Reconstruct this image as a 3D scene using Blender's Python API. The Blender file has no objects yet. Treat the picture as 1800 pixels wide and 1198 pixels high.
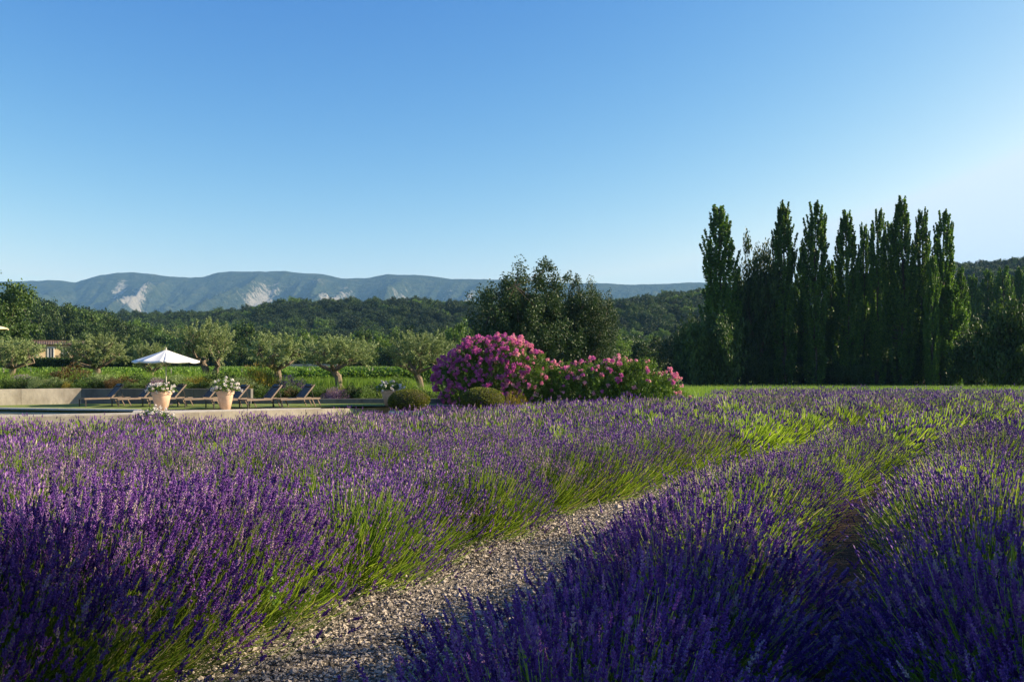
import bpy, math, random
import numpy as np
from mathutils import Vector, Matrix, Euler

# ------------------------------------------------------------------ camera, sky, sun, exposure
scene = bpy.context.scene
COL = scene.collection
H = 1.9                       # eye height
F = 1500.0                    # focal length in pixels of the 1800 px wide frame
HOR = 640.0                   # row of the horizon in that frame

cam_d = bpy.data.cameras.new('camera')
cam = bpy.data.objects.new('camera', cam_d)
COL.objects.link(cam)
cam.location = (0, 0, H)
cam.rotation_euler = (math.radians(90), 0, 0)
cam_d.sensor_width = 36.0
cam_d.lens = 36.0 * F / 1800.0
cam_d.shift_y = (HOR - 599.0) / 1800.0
cam_d.clip_start = 0.1
cam_d.clip_end = 20000
scene.camera = cam

SUN_EL = math.radians(24)
SUN_AZ = math.radians(81)     # clockwise from +Y (straight ahead); 90 = exactly from the right
sdir = Vector((math.sin(SUN_AZ) * math.cos(SUN_EL), math.cos(SUN_AZ) * math.cos(SUN_EL), math.sin(SUN_EL)))
world = bpy.data.worlds.new('World')
scene.world = world
world.use_nodes = True
wn = world.node_tree
for n in list(wn.nodes):
    wn.nodes.remove(n)
sky = wn.nodes.new('ShaderNodeTexSky')
sky.sky_type = 'NISHITA'
sky.sun_disc = False
sky.sun_elevation = SUN_EL
sky.sun_rotation = SUN_AZ
sky.altitude = 200
sky.air_density = 1.0
sky.dust_density = 1.0
sky.ozone_density = 1.5
bg = wn.nodes.new('ShaderNodeBackground')
bg.inputs['Strength'].default_value = 0.1
wo = wn.nodes.new('ShaderNodeOutputWorld')
# deep polarised blue of the photograph: a separate power curve for each channel of the sky
ssep = wn.nodes.new('ShaderNodeSeparateColor')
scmb = wn.nodes.new('ShaderNodeCombineColor')
wn.links.new(sky.outputs[0], ssep.inputs[0])
for ch, (gain, pw, top) in enumerate([(190.0, 2.30, .172), (34.0, 1.48, .230), (9.3, .67, .32)]):
    m1 = wn.nodes.new('ShaderNodeMath')
    m1.operation = 'MULTIPLY'
    m1.inputs[1].default_value = 0.05
    m2 = wn.nodes.new('ShaderNodeMath')
    m2.operation = 'MINIMUM'
    m2.inputs[1].default_value = top
    m3 = wn.nodes.new('ShaderNodeMath')
    m3.operation = 'POWER'
    m3.inputs[1].default_value = pw
    m4 = wn.nodes.new('ShaderNodeMath')
    m4.operation = 'MULTIPLY'
    m4.inputs[1].default_value = gain
    wn.links.new(ssep.outputs[ch], m1.inputs[0])
    wn.links.new(m1.outputs[0], m2.inputs[0])
    wn.links.new(m2.outputs[0], m3.inputs[0])
    wn.links.new(m3.outputs[0], m4.inputs[0])
    wn.links.new(m4.outputs[0], scmb.inputs[ch])
wn.links.new(scmb.outputs[0], bg.inputs[0])
wn.links.new(bg.outputs[0], wo.inputs[0])

sun_d = bpy.data.lights.new('sun', 'SUN')
sun_d.energy = 5.0
sun_d.angle = math.radians(0.5)
sun_d.color = (1.0, 0.84, 0.60)
sun = bpy.data.objects.new('sun', sun_d)
COL.objects.link(sun)
sun.location = (60, 0, 40)
sun.rotation_euler = sdir.to_track_quat('Z', 'Y').to_euler()

vs = scene.view_settings
vs.view_transform = 'Standard'
try:
    vs.look = 'None'
except Exception:
    pass
vs.gamma = 1.0
vs.use_curve_mapping = False
vs.exposure = 1.3
scene.render.engine = 'CYCLES'
cy = scene.cycles
cy.max_bounces = 6
cy.diffuse_bounces = 3
cy.glossy_bounces = 2
cy.transmission_bounces = 4
cy.volume_bounces = 1
cy.transparent_max_bounces = 8
cy.use_denoising = True
cy.sample_clamp_indirect = 4.0

# ------------------------------------------------------------------ helpers
rng = np.random.default_rng(7)


def W(px, py, Y):
    """a point at depth Y seen at pixel (px, py) of the 1800x1198 photograph"""
    return np.array([(px - 900.0) / F * Y, Y, H - (py - HOR) / F * Y])


def smooth(a, b, x):
    t = np.clip((np.asarray(x, float) - a) / (b - a), 0, 1)
    return t * t * (3 - 2 * t)


class MB:
    """collects vertices, quads and triangles as arrays; builds ONE mesh"""

    def __init__(s):
        s.V, s.Q, s.T, s.A, s.n = [], [], [], [], 0

    def add(s, V, Q=None, T=None, a=0.5):
        V = np.asarray(V, float).reshape(-1, 3)
        s.V.append(V)
        s.A.append(np.broadcast_to(np.asarray(a, float), (len(V),)).copy())
        if Q is not None and len(Q):
            s.Q.append(np.asarray(Q, int).reshape(-1, 4) + s.n)
        if T is not None and len(T):
            s.T.append(np.asarray(T, int).reshape(-1, 3) + s.n)
        s.n += len(V)
        return s

    def mesh(s, name, mat, smooth_=False):
        V = np.concatenate(s.V)
        Q = np.concatenate(s.Q) if s.Q else np.zeros((0, 4), int)
        T = np.concatenate(s.T) if s.T else np.zeros((0, 3), int)
        me = bpy.data.meshes.new(name)
        me.vertices.add(len(V))
        me.vertices.foreach_set('co', V.astype(np.float32).ravel())
        loops = np.concatenate([Q.ravel(), T.ravel()]).astype(np.int32)
        me.loops.add(len(loops))
        me.loops.foreach_set('vertex_index', loops)
        tot = np.concatenate([np.full(len(Q), 4), np.full(len(T), 3)]).astype(np.int32)
        st = np.concatenate([[0], np.cumsum(tot)[:-1]]).astype(np.int32)
        me.polygons.add(len(tot))
        me.polygons.foreach_set('loop_start', st)
        me.polygons.foreach_set('loop_total', tot)
        me.polygons.foreach_set('use_smooth', np.full(len(tot), bool(smooth_)))
        at = me.attributes.new('v', 'FLOAT', 'POINT')
        at.data.foreach_set('value', np.concatenate(s.A).astype(np.float32))
        me.update(calc_edges=True)
        if mat:
            me.materials.append(mat)
        return me

    def build(s, name, mat, parent=None, smooth_=False, loc=None):
        return link(name, s.mesh(name, mat, smooth_), parent, loc)


def link(name, me, parent=None, loc=None):
    o = bpy.data.objects.new(name, me)
    COL.objects.link(o)
    if parent is not None:
        o.parent = parent
    if loc is not None:
        o.location = loc
    return o


def tag(o, label=None, cat=None, group=None, kind=None):
    if label:
        o['label'] = label
    if cat:
        o['category'] = cat
    if group:
        o['group'] = group
    if kind:
        o['kind'] = kind
    return o


def thing(name, label, cat, loc=(0, 0, 0), rz=0.0, group=None, scale=None):
    o = bpy.data.objects.new(name, None)
    o.empty_display_size = 0.2
    COL.objects.link(o)
    o.location = loc
    o.rotation_euler = (0, 0, rz)
    if scale is not None:
        o.scale = scale if hasattr(scale, '__len__') else (scale,) * 3
    return tag(o, label, cat, group)


def copy_tree(o, loc, rz, scale, label, group=None):
    r = o.copy()
    COL.objects.link(r)
    r.location = loc
    r.rotation_euler = (0, 0, rz)
    r.scale = scale if hasattr(scale, '__len__') else (scale,) * 3
    r['label'] = label
    if group:
        r['group'] = group
    for ch in list(o.children):
        c = ch.copy()
        COL.objects.link(c)
        c.parent = r
        for g in list(ch.children):
            d = g.copy()
            COL.objects.link(d)
            d.parent = c
    return r


BOXQ = [(0, 3, 2, 1), (4, 5, 6, 7), (0, 1, 5, 4), (1, 2, 6, 5), (2, 3, 7, 6), (3, 0, 4, 7)]


def box(mb, c, s, R=None, a=0.5):
    x, y, z = np.array(s) / 2.0
    V = np.array([(-x, -y, -z), (x, -y, -z), (x, y, -z), (-x, y, -z), (-x, -y, z), (x, -y, z), (x, y, z), (-x, y, z)])
    if R is not None:
        V = V @ np.array(R).T
    mb.add(V + np.array(c), BOXQ, a=a)
    return mb


def bar(mb, p, q, w, t, up=(0, 0, 1), a=0.5):
    """rectangular bar from p to q"""
    p, q = np.array(p, float), np.array(q, float)
    d = q - p
    L = np.linalg.norm(d)
    d /= L
    s = np.cross(d, up)
    s /= np.linalg.norm(s)
    u = np.cross(s, d)
    R = np.stack([d, s, u], 1)
    return box(mb, (p + q) / 2, (L, w, t), R, a)


def tube(mb, P, R, n=6, a=0.5, cap=True):
    P = np.asarray(P, float)
    R = np.asarray(R, float)
    T = np.gradient(P, axis=0)
    T /= np.linalg.norm(T, axis=1)[:, None] + 1e-9
    ref = np.array([0.3, 0.9, 0.1]) if abs(T[0][2]) > 0.7 else np.array([0, 0, 1.0])
    S = np.cross(T, ref)
    S /= np.linalg.norm(S, axis=1)[:, None] + 1e-9
    U = np.cross(S, T)
    an = np.linspace(0, 2 * math.pi, n, endpoint=False)
    V = P[:, None, :] + R[:, None, None] * (np.cos(an)[None, :, None] * S[:, None, :] + np.sin(an)[None, :, None] * U[:, None, :])
    m = len(P)
    Q = []
    for i in range(m - 1):
        for j in range(n):
            k = (j + 1) % n
            Q.append((i * n + j, i * n + k, (i + 1) * n + k, (i + 1) * n + j))
    Tt = []
    if cap:
        for j in range(1, n - 1):
            Tt.append(((m - 1) * n, (m - 1) * n + j, (m - 1) * n + j + 1))
    mb.add(V.reshape(-1, 3), Q, Tt, a=a)
    return mb


def lathe(mb, prof, n=28, a=0.5, c=(0, 0, 0)):
    prof = np.array(prof, float)
    an = np.linspace(0, 2 * math.pi, n, endpoint=False)
    V = np.stack([prof[:, 0][:, None] * np.cos(an), prof[:, 0][:, None] * np.sin(an), np.repeat(prof[:, 1][:, None], n, 1)], -1)
    Q = [(i * n + j, i * n + (j + 1) % n, (i + 1) * n + (j + 1) % n, (i + 1) * n + j) for i in range(len(prof) - 1) for j in range(n)]
    mb.add(V.reshape(-1, 3) + np.array(c), Q, a=a)
    return mb


def unit(v):
    return v / (np.linalg.norm(v, axis=-1, keepdims=True) + 1e-9)


def rand_unit(n, r):
    return unit(r.normal(size=(n, 3)))


def leaves(mb, P, size, r, aspect=0.45, direction=None, spread=1.0, a=None):
    """diamond leaves, folded a little along the midrib"""
    n = len(P)
    A = rand_unit(n, r)
    if direction is not None:
        A = unit(direction + A * spread)
    B = unit(np.cross(A, rand_unit(n, r)))
    C = np.cross(A, B)
    s = np.asarray(size) * r.uniform(0.65, 1.25, n)
    s = s[:, None]
    V = np.stack([P - A * s * .5, P + B * s * aspect * .5 + C * s * .1, P + A * s * .5, P - B * s * aspect * .5 + C * s * .1], 1)
    Q = np.arange(4 * n).reshape(n, 4)
    T = np.concatenate([Q[:, [0, 1, 2]], Q[:, [0, 2, 3]]])
    av = r.random(n) if a is None else np.asarray(a)
    mb.add(V.reshape(-1, 3), None, T, a=np.repeat(av, 4))
    return mb


def ordn(i):
    a = ['first', 'second', 'third', 'fourth', 'fifth', 'sixth', 'seventh', 'eighth', 'ninth', 'tenth', 'eleventh', 'twelfth', 'thirteenth', 'fourteenth', 'fifteenth',
         'sixteenth', 'seventeenth', 'eighteenth', 'nineteenth']
    if i < 19:
        return a[i]
    t, u = divmod(i + 1, 10)
    if u == 0:
        return {2: 'twentieth', 3: 'thirtieth', 4: 'fortieth'}[t]
    return {2: 'twenty', 3: 'thirty', 4: 'forty'}[t] + '-' + a[u - 1]


# ------------------------------------------------------------------ materials
def nodes(name):
    m = bpy.data.materials.new(name)
    m.use_nodes = True
    nt = m.node_tree
    for n in list(nt.nodes):
        nt.nodes.remove(n)
    out = nt.nodes.new('ShaderNodeOutputMaterial')
    return m, nt, out


def ramp(nt, stops, fac):
    r = nt.nodes.new('ShaderNodeValToRGB')
    e = r.color_ramp.elements
    while len(e) < len(stops):
        e.new(0.5)
    for i, (p, c) in enumerate(stops):
        e[i].position = p
        e[i].color = (*c, 1)
    nt.links.new(fac, r.inputs[0])
    return r.outputs[0]


def foliage(name, stops, trans=0.3, rough=0.55, spec=0.25, objvar=0.35, tcol=(1.25, 1.3, 0.6)):
    """leaf colour by the per-leaf attribute, a little light through the leaf"""
    m, nt, out = nodes(name)
    at = nt.nodes.new('ShaderNodeAttribute')
    at.attribute_name = 'v'
    c = ramp(nt, stops, at.outputs['Fac'])
    oi = nt.nodes.new('ShaderNodeObjectInfo')
    mr = nt.nodes.new('ShaderNodeMapRange')
    mr.inputs['To Min'].default_value = 1 - objvar
    mr.inputs['To Max'].default_value = 1 + objvar
    nt.links.new(oi.outputs['Random'], mr.inputs['Value'])
    hs = nt.nodes.new('ShaderNodeHueSaturation')
    nt.links.new(c, hs.inputs['Color'])
    nt.links.new(mr.outputs[0], hs.inputs['Value'])
    b = nt.nodes.new('ShaderNodeBsdfPrincipled')
    b.inputs['Roughness'].default_value = rough
    b.inputs['Specular IOR Level'].default_value = spec
    nt.links.new(hs.outputs[0], b.inputs['Base Color'])
    if trans > 0:
        mm = nt.nodes.new('ShaderNodeMix')
        mm.data_type = 'RGBA'
        mm.blend_type = 'MULTIPLY'
        mm.inputs[0].default_value = 1
        nt.links.new(hs.outputs[0], mm.inputs[6])
        mm.inputs[7].default_value = (*tcol, 1)
        tr = nt.nodes.new('ShaderNodeBsdfTranslucent')
        nt.links.new(mm.outputs[2], tr.inputs[0])
        ms = nt.nodes.new('ShaderNodeMixShader')
        ms.inputs[0].default_value = trans
        nt.links.new(b.outputs[0], ms.inputs[1])
        nt.links.new(tr.outputs[0], ms.inputs[2])
        nt.links.new(ms.outputs[0], out.inputs[0])
    else:
        nt.links.new(b.outputs[0], out.inputs[0])
    return m


def rocky(name, c1, c2, scale=6, rough=0.85, bump=0.3, c3=None, detail=8, coord='Object', spec=0.3, stretch=(1, 1, 1), attr=0.0):
    m, nt, out = nodes(name)
    tc = nt.nodes.new('ShaderNodeTexCoord')
    mp = nt.nodes.new('ShaderNodeMapping')
    mp.inputs['Scale'].default_value = stretch
    ob = nt.nodes.new('ShaderNodeObjectInfo')
    va = nt.nodes.new('ShaderNodeVectorMath')
    va.operation = 'ADD'
    nt.links.new(tc.outputs[coord], va.inputs[0])
    nt.links.new(ob.outputs['Location'], va.inputs[1])
    nt.links.new(va.outputs[0], mp.inputs[0])
    no = nt.nodes.new('ShaderNodeTexNoise')
    no.inputs['Scale'].default_value = scale
    no.inputs['Detail'].default_value = detail
    no.inputs['Roughness'].default_value = 0.65
    nt.links.new(mp.outputs[0], no.inputs['Vector'])
    st = [(0.35, c1), (0.65, c2)]
    if c3:
        st.append((0.8, c3))
    fac = no.outputs['Fac']
    if attr:
        at = nt.nodes.new('ShaderNodeAttribute')
        at.attribute_name = 'v'
        mx = nt.nodes.new('ShaderNodeMix')
        mx.inputs[0].default_value = attr
        nt.links.new(fac, mx.inputs[2])
        nt.links.new(at.outputs['Fac'], mx.inputs[3])
        fac = mx.outputs[0]
    c = ramp(nt, st, fac)
    b = nt.nodes.new('ShaderNodeBsdfPrincipled')
    b.inputs['Roughness'].default_value = rough
    b.inputs['Specular IOR Level'].default_value = spec
    nt.links.new(c, b.inputs['Base Color'])
    if bump:
        n2 = nt.nodes.new('ShaderNodeTexNoise')
        n2.inputs['Scale'].default_value = scale * 5
        n2.inputs['Detail'].default_value = 6
        nt.links.new(mp.outputs[0], n2.inputs['Vector'])
        bp = nt.nodes.new('ShaderNodeBump')
        bp.inputs['Strength'].default_value = bump
        bp.inputs['Distance'].default_value = 0.03
        nt.links.new(n2.outputs['Fac'], bp.inputs['Height'])
        nt.links.new(bp.outputs[0], b.inputs['Normal'])
    nt.links.new(b.outputs[0], out.inputs[0])
    return m


M = {}
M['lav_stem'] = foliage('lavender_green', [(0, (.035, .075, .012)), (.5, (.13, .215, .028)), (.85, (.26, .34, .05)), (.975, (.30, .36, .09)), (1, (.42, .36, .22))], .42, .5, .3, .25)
M['lav_stem_pale'] = foliage('lavender_pale_green', [(0, (.10, .17, .03)), (.5, (.20, .30, .04)), (1, (.38, .46, .09))], .45, .5, .3, .2)
M['lav_flower'] = foliage('lavender_purple', [(0, (.05, .02, .125)), (.45, (.155, .055, .285)), (.75, (.29, .135, .40)), (.92, (.42, .27, .44)), (1, (.47, .40, .33))], .25, .6, .2, .2, (1.3, .8, 1.2))
M['lav_fade'] = foliage('lavender_faded', [(0, (.12, .06, .18)), (.4, (.24, .14, .28)), (.7, (.36, .26, .34)), (1, (.46, .40, .32))], .25, .6, .2, .15, (1.3, .85, 1.1))
M['poplar'] = foliage('poplar_leaf', [(0, (.022, .055, .011)), (.6, (.072, .150, .020)), (1, (.18, .28, .035))], .42, .45, .35, .15)
M['oak'] = foliage('oak_leaf', [(0, (.018, .040, .010)), (.6, (.038, .074, .016)), (1, (.085, .13, .026))], .22, .5, .25, .3)
M['pine'] = foliage('pine_needle', [(0, (.012, .028, .012)), (.6, (.024, .048, .018)), (1, (.05, .078, .028))], .12, .6, .2, .25)
M['broad'] = foliage('broadleaf', [(0, (.02, .04, .014)), (.6, (.036, .070, .018)), (1, (.070, .115, .032))], .18, .5, .3, .1)
M['light'] = foliage('light_leaf', [(0, (.05, .10, .02)), (.6, (.10, .17, .03)), (1, (.16, .24, .05))], .3, .5, .25, .2)
M['olive'] = foliage('olive_leaf', [(0, (.07, .11, .03)), (.5, (.20, .265, .085)), (1, (.44, .50, .25))], .2, .5, .35, .12, (1.1, 1.15, .7))
M['box'] = foliage('boxwood_leaf', [(0, (.03, .055, .006)), (.6, (.13, .16, .014)), (1, (.34, .32, .03))], .25, .45, .35, .1)
M['oleander'] = foliage('oleander_leaf', [(0, (.03, .07, .015)), (.6, (.09, .17, .025)), (1, (.22, .32, .045))], .3, .4, .35, .1)
M['magenta'] = foliage('magenta_shade_petal', [(0, (.36, .06, .28)), (.5, (.55, .13, .39)), (1, (.72, .26, .50))], .3, .6, .15, 0, (1.2, .9, 1.1))  # pink petals with the violet cast of shade put into the colour
M['pink'] = foliage('pink_petal', [(0, (.60, .17, .34)), (.5, (.76, .32, .45)), (1, (.86, .54, .55))], .3, .6, .15, 0, (1.2, .95, 1.0))
M['white_petal'] = foliage('white_petal', [(0, (.62, .55, .52)), (.5, (.80, .77, .72)), (1, (.85, .68, .66))], .3, .6, .2, 0, (1, 1, 1))
M['grass'] = foliage('grass_blade', [(0, (.05, .11, .015)), (.5, (.11, .19, .03)), (.8, (.19, .26, .06)), (1, (.42, .38, .20))], .35, .5, .2, .1)
M['meadow'] = foliage('meadow_blade', [(0, (.08, .16, .02)), (.6, (.16, .27, .035)), (1, (.28, .36, .08))], .4, .5, .2, .1)
M['vine'] = foliage('vine_leaf', [(0, (.06, .14, .02)), (.6, (.13, .24, .035)), (1, (.24, .34, .06))], .35, .5, .25, .2)
M['bronze'] = foliage('bronze_leaf', [(0, (.045, .03, .012)), (.5, (.10, .05, .02)), (1, (.14, .10, .03))], .25, .5, .25, .1)
M['yellow'] = foliage('yellow_leaf', [(0, (.12, .13, .02)), (.5, (.26, .22, .03)), (1, (.36, .26, .05))], .3, .5, .25, .1)
M['bark'] = rocky('bark', (.045, .033, .024), (.11, .085, .06), 9, .9, .6, stretch=(1, 1, .3))
M['pale_bark'] = rocky('pale_bark', (.11, .085, .06), (.25, .19, .135), 7, .9, .6, stretch=(1, 1, .3))
M['soil'] = rocky('soil', (.035, .022, .014), (.09, .058, .036), 3, .95, .6)
M['straw'] = foliage('dry_straw', [(0, (.16, .11, .06)), (1, (.42, .33, .20))], 0, .8, .1, 0)
M['stone'] = rocky('gravel_stone', (.085, .072, .058), (.42, .355, .28), 9, .85, .2, attr=.8)
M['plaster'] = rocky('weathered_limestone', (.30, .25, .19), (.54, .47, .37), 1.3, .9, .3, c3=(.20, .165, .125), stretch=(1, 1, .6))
M['shade_stone'] = rocky('shaded_limestone', (.10, .095, .09), (.19, .175, .155), 1.2, .9, .3, stretch=(1, 1, .5))  # darker copy of the wall stone, with shade put into its colour
M['coping'] = rocky('coping_stone', (.42, .38, .32), (.56, .52, .45), 3, .8, .15)
M['house'] = rocky('ochre_render', (.56, .40, .22), (.68, .51, .31), .9, .9, .2)
M['tile'] = rocky('roof_tile', (.09, .06, .045), (.18, .12, .09), 1.2, .9, .3)
M['terracotta'] = rocky('terracotta', (.56, .36, .24), (.68, .47, .33), 5, .75, .1)
M['wood'] = rocky('teak_wood', (.15, .105, .075), (.24, .175, .13), 12, .6, .1, stretch=(.2, 1, 1))
M['dark_metal'] = rocky('dark_metal', (.035, .030, .028), (.055, .048, .042), 8, .45, .05)
M['sling'] = rocky('sling_fabric', (.075, .07, .07), (.11, .105, .10), 40, .8, .1)
M['canvas'] = rocky('white_canvas', (.72, .71, .68), (.82, .81, .79), 2, .8, .05)
M['cream'] = rocky('cream_canvas', (.62, .50, .32), (.70, .58, .38), 2, .8, .05)
M['pole'] = rocky('pale_pole', (.55, .50, .42), (.65, .60, .52), 6, .5, .05)
M['white'] = rocky('white_paint', (.62, .60, .56), (.72, .70, .66), 4, .6, .05)
M['post'] = rocky('grey_post', (.30, .27, .22), (.45, .41, .34), 9, .8, .1)

m, nt, out = nodes('pool_water')
b = nt.nodes.new('ShaderNodeBsdfPrincipled')
b.inputs['Base Color'].default_value = (.02, .06, .07, 1)
b.inputs['Roughness'].default_value = .06
b.inputs['IOR'].default_value = 1.33
no = nt.nodes.new('ShaderNodeTexNoise')
no.inputs['Scale'].default_value = 4
bp = nt.nodes.new('ShaderNodeBump')
bp.inputs['Strength'].default_value = .15
bp.inputs['Distance'].default_value = .02
nt.links.new(no.outputs[0], bp.inputs['Height'])
nt.links.new(bp.outputs[0], b.inputs['Normal'])
nt.links.new(b.outputs[0], out.inputs[0])
M['water'] = m

m, nt, out = nodes('window_glass')
b = nt.nodes.new('ShaderNodeBsdfPrincipled')
b.inputs['Base Color'].default_value = (.03, .045, .07, 1)
b.inputs['Roughness'].default_value = .1
nt.links.new(b.outputs[0], out.inputs[0])
M['glass'] = m


def ground_material():
    m, nt, out = nodes('meadow_ground')
    tc = nt.nodes.new('ShaderNodeTexCoord')
    b = nt.nodes.new('ShaderNodeBsdfPrincipled')
    b.inputs['Roughness'].default_value = .95
    b.inputs['Specular IOR Level'].default_value = .1

    def noise(s, d=6):
        n = nt.nodes.new('ShaderNodeTexNoise')
        n.inputs['Scale'].default_value = s
        n.inputs['Detail'].default_value = d
        nt.links.new(tc.outputs['Object'], n.inputs['Vector'])
        return n.outputs['Fac']
    soil = ramp(nt, [(.3, (.035, .022, .014)), (.7, (.10, .066, .042))], noise(7))
    grass = ramp(nt, [(.3, (.045, .085, .018)), (.55, (.085, .13, .03)), (.72, (.17, .17, .07))], noise(.35, 9))
    at = nt.nodes.new('ShaderNodeAttribute')
    at.attribute_name = 'v'
    mx = nt.nodes.new('ShaderNodeMix')
    mx.data_type = 'RGBA'
    nt.links.new(at.outputs['Fac'], mx.inputs[0])
    nt.links.new(soil, mx.inputs[6])
    nt.links.new(grass, mx.inputs[7])
    nt.links.new(mx.outputs[2], b.inputs['Base Color'])
    bp = nt.nodes.new('ShaderNodeBump')
    bp.inputs['Strength'].default_value = .6
    bp.inputs['Distance'].default_value = .05
    nt.links.new(noise(25), bp.inputs['Height'])
    nt.links.new(bp.outputs[0], b.inputs['Normal'])
    nt.links.new(b.outputs[0], out.inputs[0])
    return m


M['ground'] = ground_material()


def mountain_material():
    m, nt, out = nodes('mountain_scrub')
    tc = nt.nodes.new('ShaderNodeTexCoord')
    b = nt.nodes.new('ShaderNodeBsdfPrincipled')
    b.inputs['Roughness'].default_value = 1
    b.inputs['Specular IOR Level'].default_value = .05

    def noise(s, d=8, st=(1, 1, 1), rt=.6):
        mp = nt.nodes.new('ShaderNodeMapping')
        mp.inputs['Scale'].default_value = st
        mp.inputs['Rotation'].default_value = (0, .5, 0)
        nt.links.new(tc.outputs['Object'], mp.inputs[0])
        n = nt.nodes.new('ShaderNodeTexNoise')
        n.inputs['Scale'].default_value = s
        n.inputs['Detail'].default_value = d
        n.inputs['Roughness'].default_value = rt
        nt.links.new(mp.outputs[0], n.inputs['Vector'])
        return n.outputs['Fac']
    scrub = ramp(nt, [(.34, (.008, .016, .007)), (.5, (.026, .038, .014)), (.66, (.075, .08, .036))], noise(.018, 12, rt=.8))
    at = nt.nodes.new('ShaderNodeAttribute')
    at.attribute_name = 'v'
    # pale cliffs: broken up by noise where the attribute (crags) is high
    nz = noise(.02, 12, (1, 1, .35), .85)
    ad = nt.nodes.new('ShaderNodeMath')
    ad.operation = 'MULTIPLY_ADD'
    nt.links.new(at.outputs['Fac'], ad.inputs[0])
    ad.inputs[1].default_value = .21
    nt.links.new(nz, ad.inputs[2])
    k = ramp(nt, [(.69, (0, 0, 0)), (.74, (.8, .8, .8))], ad.outputs[0])
    mx = nt.nodes.new('ShaderNodeMix')
    mx.data_type = 'RGBA'
    nt.links.new(k, mx.inputs[0])
    nt.links.new(scrub, mx.inputs[6])
    mx.inputs[7].default_value = (.33, .30, .26, 1)
    nt.links.new(mx.outputs[2], b.inputs['Base Color'])
    bp = nt.nodes.new('ShaderNodeBump')
    bp.inputs['Strength'].default_value = 1.0
    bp.inputs['Distance'].default_value = 30
    nt.links.new(noise(.03, 10, rt=.7), bp.inputs['Height'])
    nt.links.new(bp.outputs[0], b.inputs['Normal'])
    nt.links.new(b.outputs[0], out.inputs[0])
    return m


M['mountain'] = mountain_material()
M['lawn'] = rocky('lawn_grass', (.10, .15, .025), (.19, .23, .045), 2.5, .95, .5)
M['forest_floor'] = rocky('forest_floor', (.025, .045, .014), (.05, .085, .024), .05, .95, .3)


# ------------------------------------------------------------------ terrain
def px_of(x, y):
    return 900.0 + F * np.asarray(x) / np.maximum(np.asarray(y), 1.0)


def gz(x, y):
    x = np.asarray(x, float)
    y = np.asarray(y, float)
    z = -0.010 * np.clip(y, -50, 75) - 0.045 * np.clip(4 - x, 0, 11) * smooth(5, 25, y) * (1 - smooth(60, 120, y))
    B = smooth(41.3, 43.0, y) * (1 - smooth(700, 820, px_of(x, y)))
    near = 1 - smooth(44, 62, y)
    zb = .22 * near + .45 * near * (1 - smooth(420, 470, px_of(x, y)))
    return z * (1 - B) + zb * B


RIDGE = np.array([(-900, 560), (-200, 556), (200, 552), (260, 550), (330, 548), (430, 545), (500, 533), (560, 533), (640, 530), (760, 525),
                  (830, 528), (900, 535), (1000, 535), (1080, 531), (1150, 522), (1230, 511), (1400, 498), (1600, 478), (1700, 469),
                  (1750, 464), (1800, 455), (2000, 440), (2600, 430)], float)
LEFT = np.array([(-900, 525), (-200, 518), (33, 522), (90, 530), (150, 543), (213, 560), (263, 572), (310, 588), (360, 625), (3000, 640)], float)


def hz(x, y):
    """wooded hills behind the vineyard"""
    u = px_of(x, y)
    z1 = (HOR - np.interp(u, RIDGE[:, 0], RIDGE[:, 1])) * 680 / F - 7.0
    z1 = z1 * smooth(260, 680, y) * (1 - .9 * smooth(800, 1500, y))
    z2 = np.maximum((HOR - np.interp(u, LEFT[:, 0], LEFT[:, 1])) * 330 / F - 7.0, 0)
    z2 = z2 * smooth(170, 330, y) * (1 - smooth(360, 480, y))
    wob = np.sin(x * .021 + y * .013) * np.sin(y * .017 - x * .008) * 3 * smooth(280, 420, y)
    return np.maximum(z1, z2) + wob - .9


def grid_mesh(xs, ys, zf, vf):
    X, Y = np.meshgrid(xs, ys)
    Z = zf(X, Y)
    V = np.stack([X, Y, Z], -1).reshape(-1, 3)
    nx, ny = len(xs), len(ys)
    i = np.arange(ny - 1)[:, None] * nx + np.arange(nx - 1)[None, :]
    i = i.ravel()
    Q = np.stack([i, i + 1, i + nx + 1, i + nx], 1)
    mb = MB()
    mb.add(V, Q, a=vf(X, Y).ravel())
    return mb


# lavender field outline
def field_ymax(x):
    xs = [-40, -30, -14.6, -5.2, -5.0, -.6, 0, 8, 14, 60]
    ys = [20.5, 24.0, 30.4, 36.2, 33.5, 33.8, 36.8, 37.5, 58, 62]
    return np.interp(x, xs, ys)


ys = np.concatenate([np.arange(-40, 64, .6), np.geomspace(64, 7100, 90)])
xr = np.geomspace(45, 6200, 45)
xs = np.concatenate([-xr[::-1], np.arange(-44, 45, .8), xr])
g = grid_mesh(xs, ys, lambda x, y: np.where(y < 150, gz(x, y), np.minimum(gz(x, y), -.4) - .5 * smooth(150, 300, y)),
              lambda x, y: 1 - (smooth(-30, -20, y) * (1 - smooth(-1, 1.5, y - field_ymax(x)))))
tag(g.build('ground', M['ground'], smooth_=True), kind='structure')

hy = np.concatenate([np.arange(160, 760, 9), np.geomspace(765, 1700, 20)])
hx = np.arange(-1300, 1301, 14.0)
tag(grid_mesh(hx, hy, lambda x, y: hz(x, y) - 2.0 * (1 - smooth(160, 200, y)), lambda x, y: x * 0 + .5).build('hill', M['forest_floor'], smooth_=True), kind='structure')

MR = np.array([(-1500, 500), (-600, 496), (-100, 494), (23, 492), (83, 490), (110, 492), (133, 496), (150, 491), (173, 483), (207, 478), (233, 477), (267, 480),
               (300, 484), (333, 485), (360, 483), (383, 477), (407, 475), (433, 476), (467, 476), (500, 474), (533, 477), (567, 479),
               (600, 486), (640, 485), (680, 480), (740, 481), (790, 486), (840, 488), (900, 490), (1000, 495), (1080, 496), (1130, 497),
               (1180, 495), (1230, 494), (1330, 499), (1500, 502), (2200, 520), (3200, 540)], float)


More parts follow.
